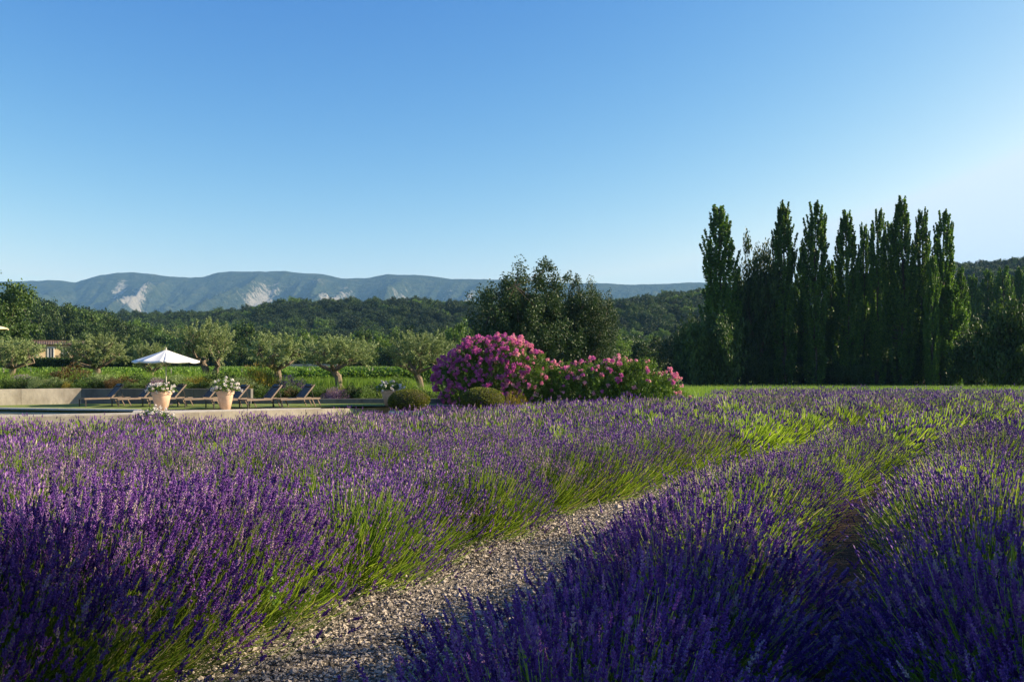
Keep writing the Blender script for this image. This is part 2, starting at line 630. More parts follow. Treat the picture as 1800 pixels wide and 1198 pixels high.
def build_mountain():
    us = np.arange(-600, 2300, 3.0)
    vsn = np.linspace(0, 1.25, 130)
    U, Vv = np.meshgrid(us, vsn)
    Y0, Y1 = 3300.0, 5000.0
    Y = Y0 + (Y1 - Y0) * Vv
    top = np.interp(U, MR[:, 0], MR[:, 1])
    hr = (HOR - top) * Y1 / F
    prof = np.where(Vv <= 1, np.clip(Vv, 0, 1) ** .62, 1 - (Vv - 1) * 1.1)
    # spurs slant down towards the left
    ph = U + (1 - Vv) * 130 + 14 * np.sin(U * .02 + 2)
    n = np.zeros_like(U)
    amp = 1.0
    r = np.random.default_rng(3)
    for wl in (150, 84, 47, 25, 13, 7):
        q = ph * 2 * math.pi / wl + r.uniform(0, 6) + 1.3 * np.sin(Vv * 4 * r.uniform(.5, 1.5) + U * .004 * r.uniform(.5, 2))
        n += amp * (1 - 2 * np.abs(np.sin(q / 2)) ** .8)
        amp *= .5
    mask = np.clip(Vv, 0, 1) ** .7 * (1 - smooth(.55, 1.0, Vv)) * 2.4 + .03
    Z = hr * prof + (n - 1.1) * mask * 30
    Z = np.where(Vv < .97, np.minimum(Z, hr / Y1 * Y * .985), Z)
    Z[Vv > 1] = (hr * prof)[Vv > 1]
    X = (U - 900) / F * Y
    # crags: patches where the photograph shows bare limestone
    cr = .34 * smooth(.35, .5, Vv) * (1 - smooth(.8, .93, Vv))
    for (pu, pv, ru, rv, s) in [(222, .52, 30, .11, .68), (212, .84, 12, .10, .85), (252, .70, 10, .18, .75), (382, .60, 11, .28, 1.0), (330, .50, 14, .14, .8), (455, .60, 18, .28, .85),
                                (350, .62, 12, .12, .6), (588, .60, 14, .26, 1.0), (560, .85, 14, .10, .6), (50, .76, 20, .10, .75), (640, .6, 14, .2, .7), (805, .55, 16, .2, .95), (765, .62, 12, .2, .8), (700, .6, 14, .2, .6)]:
        uu = U + (pv - Vv) * 110
        cr += s * 1.12 * np.exp(-((uu - pu) / (ru * 1.3)) ** 2 - ((Vv - pv) / rv) ** 2)
    # rough ground: lattice noise over the slopes, a ragged skyline
    def lat(wx, wy, sd):
        rr = np.random.default_rng(sd)
        gx, gy = U * 2.9 / wx + 400, (Y - Y0) / wy + 3
        G = rr.normal(size=(64, 2048))
        ix, iy = np.floor(gx).astype(int), np.floor(gy).astype(int)
        fx, fy = gx - ix, gy - iy
        fx, fy = fx * fx * (3 - 2 * fx), fy * fy * (3 - 2 * fy)
        g_ = lambda a, b: G[np.mod(b, 64), np.mod(a, 2048)]
        return (g_(ix, iy) * (1 - fx) + g_(ix + 1, iy) * fx) * (1 - fy) + (g_(ix, iy + 1) * (1 - fx) + g_(ix + 1, iy + 1) * fx) * fy
    rough = 15 * lat(230, 300, 1) + 10 * lat(110, 150, 2) + 6.5 * lat(52, 75, 3) + 4.0 * lat(26, 40, 4) + 2.2 * lat(13, 22, 5)
    Z += rough * np.clip(Vv * 3, 0, 1) * (1 - smooth(.6, .95, Vv) * .82)
    mb = MB()
    nx, ny = len(us), len(vsn)
    i = (np.arange(ny - 1)[:, None] * nx + np.arange(nx - 1)[None, :]).ravel()
    mb.add(np.stack([X, Y, Z - 4], -1).reshape(-1, 3), np.stack([i, i + 1, i + nx + 1, i + nx], 1), a=np.clip(cr, 0, 1.4).ravel())
    tag(mb.build('mountain', M['mountain'], smooth_=True), kind='structure')


build_mountain()

hb = MB()
box(hb, (0, 3450, 348), (12600, 7500, 704))
hm, nt, out = nodes('haze_air')
pv = nt.nodes.new('ShaderNodeVolumePrincipled')
pv.inputs['Color'].default_value = (.30, .60, 1.0, 1)
pv.inputs['Density'].default_value = 0.00008
pv.inputs['Anisotropy'].default_value = 0.0
nt.links.new(pv.outputs[0], out.inputs['Volume'])
tag(hb.build('haze', hm), kind='stuff')


# ------------------------------------------------------------------ lavender rows
def row_curve():
    Y = np.arange(-14, 90, .1)
    sl = np.clip(.42 + .019 * (Y - 5.2), .34, .92)
    x = np.cumsum(sl) * .1
    x += -2.27 - np.interp(5.2, Y, x)
    return Y, x, sl


RY, RX, RS = row_curve()


def off_curve(d):
    n = np.sqrt(1 + RS ** 2)
    return RX + d / n, RY - d * RS / n


def lavender(seed, n, det, flower_frac=1.0, r_h=.83, spike=.085, full=False):
    """returns (stem mesh builder, flower mesh builder) of one bush at the origin"""
    r = np.random.default_rng(seed)
    S, Fm = MB(), MB()
    ct = r.uniform(.16, 1.0, n)
    st = np.sqrt(1 - ct ** 2)
    ph = r.uniform(0, 2 * math.pi, n)
    # uneven mound: a few bulges
    bul = 1 + .10 * np.sin(ph * 2 + r.uniform(0, 6)) * st + .08 * np.sin(ph * 5 + r.uniform(0, 6)) * st + .05 * np.sin(ct * 9 + ph)
    D = np.stack([st * np.cos(ph), st * np.sin(ph), ct], 1)
    L = r_h * (1 - .04 * st) * r.normal(.98 if det else .95, .085 if det else .13, n) * bul
    L = np.clip(L, .4, 1.05)
    base = D * np.array([.16, .16, 0]) * r.uniform(.2, 1, n)[:, None] + np.array([0, 0, .02])
    tang = unit(D + np.array([0, 0, .62]) + r.normal(0, .16, (n, 3)))
    tip = base + D * L[:, None] * np.array([1.02, 1.02, .93])
    ctrl = tip - tang * (L * r.uniform(.3, .55, n))[:, None] + r.normal(0, .025, (n, 3))
    wst = {0: .0017, 1: .0032, 2: .009}[det]
    ts = {0: (0, .3, .6, .82, 1), 1: (0, .4, .75, 1), 2: (.25, 1)}[det]
    B = [base * (1 - t) ** 2 + ctrl * 2 * t * (1 - t) + tip * t * t for t in ts]
    side = unit(np.cross(tang, r.normal(size=(n, 3))))
    k = len(B)
    V = np.stack([np.stack([b - side * wst * (1 - .3 * i / k), b + side * wst * (1 - .3 * i / k)], 1) for i, b in enumerate(B)], 1)
    idx = np.arange(n)[:, None] * (2 * k)
    Q = np.concatenate([idx + np.array([[2 * i, 2 * i + 1, 2 * i + 3, 2 * i + 2]]) for i in range(k - 1)])
    S.add(V.reshape(-1, 3), Q, a=np.repeat(np.where(r.random(n) < .07, 1.0, np.clip(r.normal(.60, .22, n), 0, .97)), 2 * k))
    # leafy shoots without flowers fill the mound
    m = {0: 1500, 1: 1300, 2: 260}[det]
    c2 = r.uniform(.0, 1, m)
    s2 = np.sqrt(1 - c2 ** 2)
    p2 = r.uniform(0, 2 * math.pi, m)
    D2 = np.stack([s2 * np.cos(p2), s2 * np.sin(p2), c2], 1)
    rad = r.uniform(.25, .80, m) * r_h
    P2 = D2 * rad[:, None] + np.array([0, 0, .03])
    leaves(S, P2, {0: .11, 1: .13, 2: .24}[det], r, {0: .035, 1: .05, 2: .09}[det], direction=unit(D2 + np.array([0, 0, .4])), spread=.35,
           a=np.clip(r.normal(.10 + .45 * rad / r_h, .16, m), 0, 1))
    # flower spikes
    keep = r.random(n) < flower_frac * ((.90 + .10 * smooth(.2, .5, ct)) if full else (.22 + .78 * smooth(.35, .72, ct)))
    tp, tg, sd = tip[keep], tang[keep], side[keep]
    f = len(tp)
    up = np.cross(tg, sd)
    ls = spike * np.clip(r.normal(1, .22, f), .5, 1.6)
    tint = np.clip(r.normal(.5, .24, f), 0, 1)
    if det == 0:
        nw = 6
        for w in range(nw):
            t = (w + .2) / nw
            if w == 0:
                t = -.28
            rr = .0128 * (1.05 - .75 * max(t, 0) ** 1.6) * (.7 if w == 0 else 1)
            nb = 6
            for q in range(nb):
                an = 2 * math.pi * q / nb + w * .7 + r.uniform(-.3, .3, f)
                o = sd * np.cos(an)[:, None] + up * np.sin(an)[:, None]
                c0 = tp + tg * (ls * t)[:, None]
                e = unit(o * .8 + tg * r.uniform(.5, 1.2, f)[:, None])
                lt = rr * r.uniform(1.1, 1.9, f)
                wv = np.cross(e, tg)
                wv = unit(wv) * (.0050)
                a0 = c0 - e * .001 - wv
                a1 = c0 - e * .001 + wv
                a2 = c0 + e * lt[:, None] + tg * .002
                a3 = c0 + tg * .011 + e * (.45 * lt)[:, None]
                V = np.stack([a0, a1, a2, a3], 1).reshape(-1, 3)
                i4 = np.arange(f)[:, None] * 4
                T = np.concatenate([i4 + [[0, 1, 2]], i4 + [[0, 2, 3]], i4 + [[2, 1, 3]]])
                Fm.add(V, None, T, a=np.repeat(np.clip(tint + r.normal(0, .13, f), 0, 1), 4))
    else:
        segs = 3 if det == 1 else 1
        rw = {1: .0105, 2: .0165}[det]
        for w in range(segs):
            t0, t1 = w / segs, (w + 1.15) / segs
            c0 = tp + tg * (ls * t0)[:, None]
            c1 = tp + tg * (ls * t1)[:, None]
            rr = rw * (1 - .22 * w) * r.uniform(.8, 1.2, f)
            vv = [c0 - tg * .004]
            nn = 3
            mid = c0 * .62 + c1 * .38
            for q in range(nn):
                an = 2 * math.pi * q / nn + w + r.uniform(-.3, .3, f)
                vv.append(mid + (sd * np.cos(an)[:, None] + up * np.sin(an)[:, None]) * rr[:, None])
            vv.append(c1)
            V = np.stack(vv, 1).reshape(-1, 3)
            i5 = np.arange(f)[:, None] * 5
            T = np.concatenate([i5 + [[0, 1 + q, 1 + (q + 1) % 3]] for q in range(3)] + [i5 + [[1 + q, 4, 1 + (q + 1) % 3]] for q in range(3)])
            Fm.add(V, None, T, a=np.repeat(np.clip(tint + r.normal(0, .12, f), 0, 1), 5))
    return S, Fm


def both(S, Fm, name, ms, mf):
    """one mesh with two materials, for bushes too far off to show parts"""
    mb = MB()
    for src in (S, Fm):
        pass
    V = np.concatenate(S.V + Fm.V)
    A = np.concatenate(S.A + Fm.A)
    n0 = S.n
    Q = np.concatenate(S.Q) if S.Q else np.zeros((0, 4), int)
    T1 = np.concatenate(S.T)
    T2 = np.concatenate(Fm.T) + n0
    mb.add(V, Q, np.concatenate([T1, T2]), a=A)
    me = mb.mesh(name, ms)
    me.materials.append(mf)
    mi = np.zeros(len(Q) + len(T1) + len(T2), np.int32)
    mi[len(Q) + len(T1):] = 1
    me.polygons.foreach_set('material_index', mi)
    return me


STEMM = [M['lav_stem'], M['lav_stem_pale'], M['lav_stem']]
# kinds: 0 full purple, 1 green and sparsely flowered, 2 faded
LAV = {}
NV = {0: 3, 1: 3, 2: 3}
for det, n in ((0, 1750), (1, 950), (2, 360)):
    for kind in range(3):
        for v in range(2 if kind else 4):
            ff = {0: 1.0, 1: .42, 2: .95}[kind]
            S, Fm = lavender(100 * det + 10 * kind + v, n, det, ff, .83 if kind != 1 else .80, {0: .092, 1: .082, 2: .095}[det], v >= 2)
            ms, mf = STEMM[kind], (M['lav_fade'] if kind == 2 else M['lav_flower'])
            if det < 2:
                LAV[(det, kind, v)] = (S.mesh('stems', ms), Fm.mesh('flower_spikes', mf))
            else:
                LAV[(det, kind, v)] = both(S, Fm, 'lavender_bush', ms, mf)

rb = np.random.default_rng(21)
bushes = []
offs = [(-.54 - 1.9 * k, -k - 1) for k in range(0, 26)] + [(2.86, 1)] + [(4.78 + 2.12 * k, k + 2) for k in range(0, 30)]
for d, ri in offs:
    cx, cyy = off_curve(d)
    s = np.concatenate([[0], np.cumsum(np.hypot(np.diff(cx), np.diff(cyy)))])
    t = rb.uniform(0, 1)
    while t < s[-1]:
        x = float(np.interp(t, s, cx)) + rb.normal(0, .12)
        y = float(np.interp(t, s, cyy)) + rb.normal(0, .10)
        t += rb.uniform(.78, .98) if ri == -1 else rb.uniform(.90, 1.15)
        if y > field_ymax(x) or y < .9 or x < -.62 * y - 2.5 or x > .62 * y + 5:
            continue
        if math.hypot(x, y) < 1.5:
            continue
        if ri == -1:
            x += .22 * max(0.0, min(1.0, (8.5 - y) / 3.0))
        if ri == 1:
            x += .28 * max(0.0, min(1.0, (5.5 - y) / 2.5)) - .38 * max(0.0, min(1.0, (y - 6.5) / 4.0))
        patch = math.sin(x * .31 + 1.7 * math.sin(y * .23)) + math.sin(y * .37 - x * .19 + 1) + rb.normal(0, .55)
        kind = 1 if patch > 1.15 else (2 if patch < -.95 else 0)
        if x > 3 and y > 9 and rb.random() < .10 + .35 * (math.sin(x * .45 + 2) * math.sin(y * .33 + x * .2) > .35):
            kind = 1
        if ri > 0 and math.hypot(x, y) < 8 and kind == 1:
            kind = 0
        bushes.append((math.hypot(x, y), x, y, ri, kind))
bushes.sort()
print('bushes', len(bushes))
FAR = {}
cnt = {}
for i, (dist, x, y, ri, kind) in enumerate(bushes):
    z = float(gz(x, y)) - .02
    v = int(rb.integers(0, 2)) if kind else int(rb.choice([0, 1, 0, 1, 2] if ri < 0 else ([2, 3, 3, 2, 1] if dist < 15 else [0, 1, 2, 3])))
    rz = rb.uniform(0, 6.283)
    sc = rb.uniform(.84, 1.12) * (1.03 if ri in (1, 2) else .98)
    sz = sc * rb.uniform(.94, 1.10) * (1.02 if ri > 0 else (1.17 if ri == -1 else 1.04))
    lean = math.radians(6 if ri == -1 else (12 if ri < 0 else 3)) * rb.uniform(.6, 1.3)
    if i >= 300:
        FAR.setdefault((kind, v), []).append((x, y, z, rz, sc, sz, lean))
        continue
    det = 0 if dist < 6.6 else (1 if dist < 19 else 2)
    if ri == -1:
        where = 'in the row along the left edge of the path'
    elif ri < 0:
        where = 'among the rows %s' % ('just left of the path row' if ri > -4 else ('in the middle of the left field' if ri > -8 else 'near the pool wall'))
    elif ri == 1:
        where = 'in the row along the right edge of the path'
    elif ri == 2:
        where = 'in the second row right of the path'
    else:
        where = 'in the outer rows at the right edge'
    zone = 'close up' if dist < 6.6 else ('halfway' if dist < 13 else 'far back')
    look = ('purple lavender', 'greenish lavender', 'faded lavender')[kind]
    label = '%s %s, %s' % (look, where, zone)
    cnt[ri] = cnt.get(ri, 0) + 1
    rown = "the row on the path's %s edge" % ('left' if ri < 0 else 'right') if abs(ri) == 1 else 'the %s row %s of the path' % (ordn(abs(ri) - 1), 'left' if ri < 0 else 'right')
    label = '%s, %s bush from the camera in %s' % (look, 'nearest' if cnt[ri] == 1 else ordn(cnt[ri] - 1), rown)
    R = Matrix.Rotation(lean, 4, Vector((-.25, 1, 0)).normalized()) @ Matrix.Rotation(rz, 4, 'Z')
    eul = R.to_euler()
    grp = 'lavender bushes in rows beside the gravel path'
    if det < 2:
        t = thing('lavender_bush', label, 'lavender', (x, y, z), 0, grp, (sc, sc, sz))
        t.rotation_euler = eul
        a, b2 = LAV[(det, kind, v)]
        tag(link('stems', a, t), kind='stuff')
        tag(link('flower_spikes', b2, t), kind='stuff')
    else:
        t = tag(link('lavender_bush', LAV[(2, kind, v)]), label, 'lavender', grp)
        t.location = (x, y, z)
        t.scale = (sc, sc, sz)
        t.rotation_euler = eul


def scatter(name, src, pts, eul, scl, kind='stuff', label=None):
    """one 'stuff' object: instances of a mesh on points"""
    me = bpy.data.meshes.new(name)
    me.from_pydata([tuple(p) for p in pts], [], [])
    a = me.attributes.new('rot', 'FLOAT_VECTOR', 'POINT')
    a.data.foreach_set('vector', np.asarray(eul, np.float32).ravel())
    a = me.attributes.new('scl', 'FLOAT_VECTOR', 'POINT')
    a.data.foreach_set('vector', np.asarray(scl, np.float32).ravel())
    o = link(name, me)
    ng = bpy.data.node_groups.new(name, 'GeometryNodeTree')
    ng.interface.new_socket('Geometry', in_out='INPUT', socket_type='NodeSocketGeometry')
    ng.interface.new_socket('Geometry', in_out='OUTPUT', socket_type='NodeSocketGeometry')
    gi, go = ng.nodes.new('NodeGroupInput'), ng.nodes.new('NodeGroupOutput')
    ip = ng.nodes.new('GeometryNodeInstanceOnPoints')
    oi = ng.nodes.new('GeometryNodeObjectInfo')
    oi.inputs['Object'].default_value = src
    oi.inputs['As Instance'].default_value = True

    def na(n):
        q = ng.nodes.new('GeometryNodeInputNamedAttribute')
        q.data_type = 'FLOAT_VECTOR'
        q.inputs[0].default_value = n
        return [s for s in q.outputs if s.name == 'Attribute' and s.enabled][0]
    er = ng.nodes.new('FunctionNodeEulerToRotation')
    ng.links.new(na('rot'), er.inputs[0])
    ng.links.new(gi.outputs[0], ip.inputs['Points'])
    ng.links.new(oi.outputs['Geometry'], ip.inputs['Instance'])
    ng.links.new(er.outputs[0], ip.inputs['Rotation'])
    ng.links.new(na('scl'), ip.inputs['Scale'])
    ng.links.new(ip.outputs[0], go.inputs[0])
    md = o.modifiers.new('scatter', 'NODES')
    md.node_group = ng
    o['kind'] = kind
    if label:
        o['label'] = label
    return o


srcs = {}
for o in list(COL.objects):
    if o.type == 'MESH' and o.name.startswith('lavender_bush'):
        for (k, v) in FAR:
            if o.data == LAV[(2, k, v)] and (k, v) not in srcs:
                srcs[(k, v)] = o
for (k, v), L in FAR.items():
    if (k, v) not in srcs:
        continue
    eul, pts, scl = [], [], []
    for (x, y, z, rz, sc, sz, lean) in L:
        e = (Matrix.Rotation(lean, 4, Vector((-.25, 1, 0)).normalized()) @ Matrix.Rotation(rz, 4, 'Z')).to_euler()
        eul.append(tuple(e))
        pts.append((x, y, z))
        scl.append((sc, sc, sz))
    scatter('lavender_field', srcs[(k, v)], pts, eul, scl, label='distant lavender rows running to the poplars')

# ------------------------------------------------------------------ gravel path
def build_path():
    sel = (RY > -2) & (RY < 46)
    n = np.sqrt(1 + RS ** 2)
    rows = []
    for d in np.linspace(-.55, 2.1, 8):
        x, y = RX + d / n, RY - d * RS / n
        rows.append(np.stack([x[sel], y[sel], gz(x, y)[sel] + .006 + .012 * np.sin(x[sel] * 3) * np.sin(y[sel] * 2.3)], 1)[::3])
    A = np.stack(rows)
    m, k = A.shape[:2]
    i = (np.arange(m - 1)[:, None] * k + np.arange(k - 1)[None, :]).ravel()
    mb = MB()
    mb.add(A.reshape(-1, 3), np.stack([i, i + k, i + k + 1, i + 1], 1))
    tag(mb.build('gravel_path', rocky('gravel_bed', (.11, .095, .075), (.30, .26, .205), 45, .95, .8)), kind='structure')
    r = np.random.default_rng(5)
    N = 84000
    Y = 3.0 + 14.5 * r.random(N) ** 1.25
    d = r.uniform(-.35, 1.95, N)
    sl = np.interp(Y, RY, RS)
    nn = np.sqrt(1 + sl ** 2)
    x = np.interp(Y, RY, RX) + d / nn
    y = Y - d * sl / nn
    s = r.lognormal(math.log(.0088), .40, N)
    s = np.clip(s, .006, .035) * (1 + .03 * Y)
    P = np.stack([x, y, gz(x, y) + .012 + s * .35], 1)
    Oc = np.array([(1, 0, 0), (0, 1, 0), (-1, 0, 0), (0, -1, 0), (0, 0, 1), (0, 0, -1)], float)
    T = np.array([(0, 1, 4), (1, 2, 4), (2, 3, 4), (3, 0, 4), (1, 0, 5), (2, 1, 5), (3, 2, 5), (0, 3, 5)])
    V = np.repeat(Oc[None], N, 0) * r.uniform(.45, 1.35, (N, 6, 1)) + r.normal(0, .2, (N, 6, 3))
    V[:, :, 2] *= .6
    an = r.uniform(0, 6.28, N)
    c, s_ = np.cos(an), np.sin(an)
    V = np.stack([V[..., 0] * c[:, None] - V[..., 1] * s_[:, None], V[..., 0] * s_[:, None] + V[..., 1] * c[:, None], V[..., 2]], -1)
    V = V * s[:, None, None] + P[:, None, :]
    Tt = (np.arange(N)[:, None, None] * 6 + T[None]).reshape(-1, 3)
    g = MB()
    g.add(V.reshape(-1, 3), None, Tt, a=np.repeat(np.clip(r.beta(2.2, 1.8, N), 0, 1), 6))
    tag(g.build('gravel', M['stone']), 'loose pale limestone gravel on the path', kind='stuff')
    # fallen florets and dry stalks, thickest along the edges of the path
    for mat, nn_, sz, asp, nm, lab in [(M['lav_flower'], 1500, .016, .5, 'fallen_petals', 'fallen lavender florets scattered on the gravel'),
                                       (M['straw'], 900, .085, .045, 'dry_stalks', 'dry broken lavender stalks lying on the gravel')]:
        Yl = 3.0 + 12 * r.random(nn_)
        e = np.where(r.random(nn_) < .65, -.35 + r.exponential(.22, nn_), 1.95 - r.exponential(.25, nn_))
        sl = np.interp(Yl, RY, RS)
        q = np.sqrt(1 + sl ** 2)
        xl, yl = np.interp(Yl, RY, RX) + e / q, Yl - e * sl / q
        lm = MB()
        dd = r.normal(size=(nn_, 3)) * np.array([1, 1, .12])
        leaves(lm, np.stack([xl, yl, gz(xl, yl) + .034], 1), sz, r, asp, direction=unit(dd), spread=.12)
        tag(lm.build(nm, mat), lab, kind='stuff')


build_path()


# ------------------------------------------------------------------ trees
def tree_thing(name, label, cat, parts, loc, rz, sc, group=None):
    t = thing(name, label, cat, loc, rz, group, sc)
    for nm, me in parts:
        o = link(nm, me, t)
        if nm in ('flowers', 'stems', 'foliage', 'twigs'):
            o['kind'] = 'stuff'
    return t


def poplar_mesh(seed, n_spray=270, R=2.1):
    """unit poplar 24 m tall"""
    r = np.random.default_rng(seed)
    tr, cr = MB(), MB()
    Ht = 24.0
    zz = np.linspace(0, Ht * .93, 12)
    P = np.stack([np.cumsum(r.normal(0, .07, 12)), np.cumsum(r.normal(0, .07, 12)), zz], 1)
    tube(tr, P, np.linspace(.34, .03, 12), 7)
    lob = r.uniform(0, 6.28, 4)
    for k in range(n_spray):
        h = Ht * (.03 + .90 * r.random() ** .9)
        t = h / Ht
        env = R * min(1, .55 + (t / .22) ** .6 * .45) * (1 - max(0, (t - .50) / .57) ** 1.9)
        a = r.uniform(0, 6.28)
        env *= 1 + .22 * math.sin(a * 2 + lob[0] + t * 5) + .12 * math.sin(t * 17 + lob[1])
        rad = env * r.uniform(.35, 1.0) ** .6
        Ls = r.uniform(1.6, 4.0) * (1.1 - .55 * t)
        c = np.array([np.interp(h, zz, P[:, 0]), np.interp(h, zz, P[:, 1]), 0])
        p0 = c + [math.cos(a) * rad * .68, math.sin(a) * rad * .68, h - Ls * .45]
        p1 = c + [math.cos(a) * rad, math.sin(a) * rad, min(h + Ls * .55, Ht)]
        if k % 3 == 0:
            tube(tr, np.array([c + [0, 0, max(h - Ls * .6, .3)], p0, p1]), [.06, .04, .012], 4)
        nl = int(140 * Ls / 2.5 * (1.15 - .4 * t))
        u = r.random(nl) ** .8
        sr = .40 * (1 - .62 * u) * (1.0 - .3 * t)
        Pl = p0[None] * (1 - u)[:, None] + p1[None] * u[:, None] + rand_unit(nl, r) * (sr * r.random(nl) ** .5)[:, None]
        Pl[:, 2] = np.minimum(Pl[:, 2], Ht + .3)
        leaves(cr, Pl, .27, r, .8, direction=np.array([[0, 0, .2]]), spread=1, a=np.clip(.15 + .65 * r.random(nl) + .15 * r.random(), 0, 1))
    return tr, cr


def clump_tree(seed, Ht, Rx, trunk_h, n_limb, n_cl, nl, lsize, mat_aspect=.7, up=.35, clr=.28, shell=.55, lean=(0, 0), trunk_r=.3, flat=1.0, tips=.25):
    """broad tree: trunk, limbs, crown of many small upright clumps"""
    r = np.random.default_rng(seed)
    tr, cr = MB(), MB()
    ch = Ht - trunk_h
    cc = np.array([lean[0], lean[1], trunk_h + ch * .5])
    fork = np.array([lean[0] * .5, lean[1] * .5, trunk_h * r.uniform(.8, 1.0) + ch * .06])
    tube(tr, np.array([(0, 0, -.3), (lean[0] * .1, lean[1] * .1, trunk_h * .4), fork]), [trunk_r * 1.25, trunk_r, trunk_r * .72], 8, cap=False)
    ends = []
    for k in range(n_limb):
        a = 2 * math.pi * (k + r.uniform(-.3, .3)) / n_limb
        e = cc + np.array([math.cos(a) * Rx * .62, math.sin(a) * Rx * .62, ch * r.uniform(-.22, .36)]) * (1 if k else .3)
        mid = fork * .45 + e * .55 + np.array([0, 0, -ch * .07]) + r.normal(0, Rx * .05, 3)
        tube(tr, np.array([fork, mid, e]), [trunk_r * .55, trunk_r * .34, trunk_r * .1], 5)
        ends.append(e)
    ends = np.array(ends)
    for k in range(n_cl):
        d = unit(r.normal(size=3) * np.array([1, 1, .9]) + np.array([0, 0, .12]))
        q = r.uniform(shell, 1.0)
        c = cc + d * np.array([Rx, Rx, ch * .5 * flat]) * q * (1 + .12 * math.sin(5 * d[0] + seed) + .1 * math.sin(7 * d[1] + 2 * d[2]))
        e = ends[np.argmin(np.linalg.norm(ends - c, axis=1))]
        if k % 2 == 0:
            tube(tr, np.array([e, (e + c) / 2 + r.normal(0, .1, 3), c]), [trunk_r * .12, trunk_r * .07, trunk_r * .03], 3)
        rr = clr * Rx * r.uniform(.6, 1.25)
        # leaves of one clump, drawn out upwards and outwards
        n = int(nl * r.uniform(.7, 1.3))
        o = rand_unit(n, r) * (r.random(n) ** .45)[:, None] * rr * np.array([1, 1, .8])
        ax = unit(d + np.array([0, 0, up * 2]))
        st = np.clip((o @ ax) / rr, -1, 1)
        o = o * (1 - tips * np.clip(st, 0, 1))[:, None] + ax[None] * (np.clip(st, 0, 1) ** 1.5 * rr * tips * 3)[:, None]
        leaves(cr, c + o, lsize, r, mat_aspect, a=np.clip(.5 * r.random(n) + .25 + .25 * r.random(), 0, 1))
    return tr, cr


def place(parts, base, Ht_model, R_model, name, cat, px, py_top, wpx, Y, label, group, base_z=None, extra=0):
    """puts a tree of model size so that its top is at py_top and its crown wpx wide at depth Y"""
    x = (px - 900) / F * Y
    z0 = float(gz(x, Y)) if base_z is None else base_z
    top = H - (py_top - HOR) / F * Y
    sz = (top - z0) / Ht_model
    sx = (wpx / F * Y / 2) / R_model
    r = np.random.default_rng(int(px * 7 + py_top))
    return tree_thing(name, label, cat, parts, (x, Y, z0), float(r.uniform(0, 6.28)), (sx, sx, sz), group)


# poplars
POP = []
for s in range(4):
    tr, cr = poplar_mesh(40 + s)
    POP.append([('trunk', tr.mesh('trunk', M['bark'])), ('crown', cr.mesh('crown', M['poplar']))])
pop_list = [
    (1262, 359, 58, 112, 'tall poplar standing apart at the left end of the poplar row'),
    (1379, 352, 46, 112, 'tall poplar rising right behind the broad tree in the row'),
    (1412, 432, 30, 118, 'short sunlit poplar squeezed between the second and third tall poplars'),
    (1431, 356, 48, 111, 'third tall poplar from the left, with an uneven right flank'),
    (1462, 456, 26, 118, 'low narrow poplar in the gap between the third and fourth tall poplars'),
    (1489, 366, 46, 112, 'fourth tall poplar from the left with a broad rounded top'),
    (1518, 392, 26, 116, 'thin poplar touching the left side of the fifth tall poplar'),
    (1541, 369, 40, 112, 'fifth tall poplar from the left in the dark row'),
    (1564, 388, 28, 117, 'slim poplar half hidden behind the highest poplar, on its left'),
    (1588, 341, 46, 110, 'highest poplar of the whole row with a pointed top'),
    (1622, 367, 34, 112, 'narrow poplar just right of the highest poplar'),
    (1656, 371, 42, 110, 'last tall poplar at the right end of the row'),
    (1640, 448, 30, 107, 'lower sunlit poplar in front of the last two tall poplars'),
    (1676, 500, 52, 108, 'bushy sunlit poplar at the right foot of the last tall poplar'),
    (1688, 470, 28, 118, 'short poplar behind the right end of the row'),
    (1530, 470, 34, 118, 'lower poplar filling the gap beneath the fifth tall poplar'),
    (1600, 470, 34, 119, 'lower poplar filling the gap beneath the highest poplar'),
]
for i, (px, py, w, Y, lab) in enumerate(pop_list):
    place(POP[i % 4], None, 23.2, 2.1, 'poplar_tree', 'poplar', px, py, w * 1.10, Y, lab, 'poplars in the tall dark row')
for i, (px, py, w, Y, lab) in enumerate([
        (1707, 474, 26, 185, 'first small far poplar right of the tall row'), (1738, 468, 30, 190, 'second small far poplar right of the tall row'),
        (1763, 461, 34, 185, 'tallest far poplar right of the tall row'), (1779, 478, 26, 190, 'small far poplar between the two at the right edge'),
        (1793, 460, 24, 188, 'far poplar cut by the right edge of the photo'), (1822, 466, 30, 188, 'far poplar just beyond the right edge')]):
    place(POP[(i + 1) % 4], None, 24.0, 2.1, 'poplar_tree', 'poplar', px, py, w * 1.3, Y, lab, 'small far poplars on the right')

# broad trees
OAK = []
for s in range(4):
    tr, cr = clump_tree(60 + s, 10, 4.6, 2.2, 6, 62, 62, .50, .8, up=.2, clr=.30, shell=.5, trunk_r=.28, tips=.15)
    OAK.append([('trunk', tr.mesh('trunk', M['bark'])), ('crown', cr.mesh('crown', M['oak']))])
DENSE = []
for s in range(3):
    tr, cr = clump_tree(80 + s, 10, 4.6, 1.2, 6, 130, 110, .30, .75, up=.35, clr=.24, shell=.35, trunk_r=.28, tips=.25)
    DENSE.append([('trunk', tr.mesh('trunk', M['bark'])), ('crown', cr.mesh('crown', M['oak']))])
MOUND = []
for s in range(3):
    tr, cr = clump_tree(90 + s, 5, 4.6, .2, 6, 120, 130, .34, .75, up=.3, clr=.26, shell=.3, trunk_r=.12, tips=.3, flat=1.1)
    MOUND.append([('trunk', tr.mesh('trunk', M['bark'])), ('crown', cr.mesh('crown', M['oak']))])
LIGHTC = [('trunk', OAK[0][0][1]), ('crown', OAK[1][1][1].copy())]
LIGHTC[1][1].materials.clear()
LIGHTC[1][1].materials.append(M['light'])

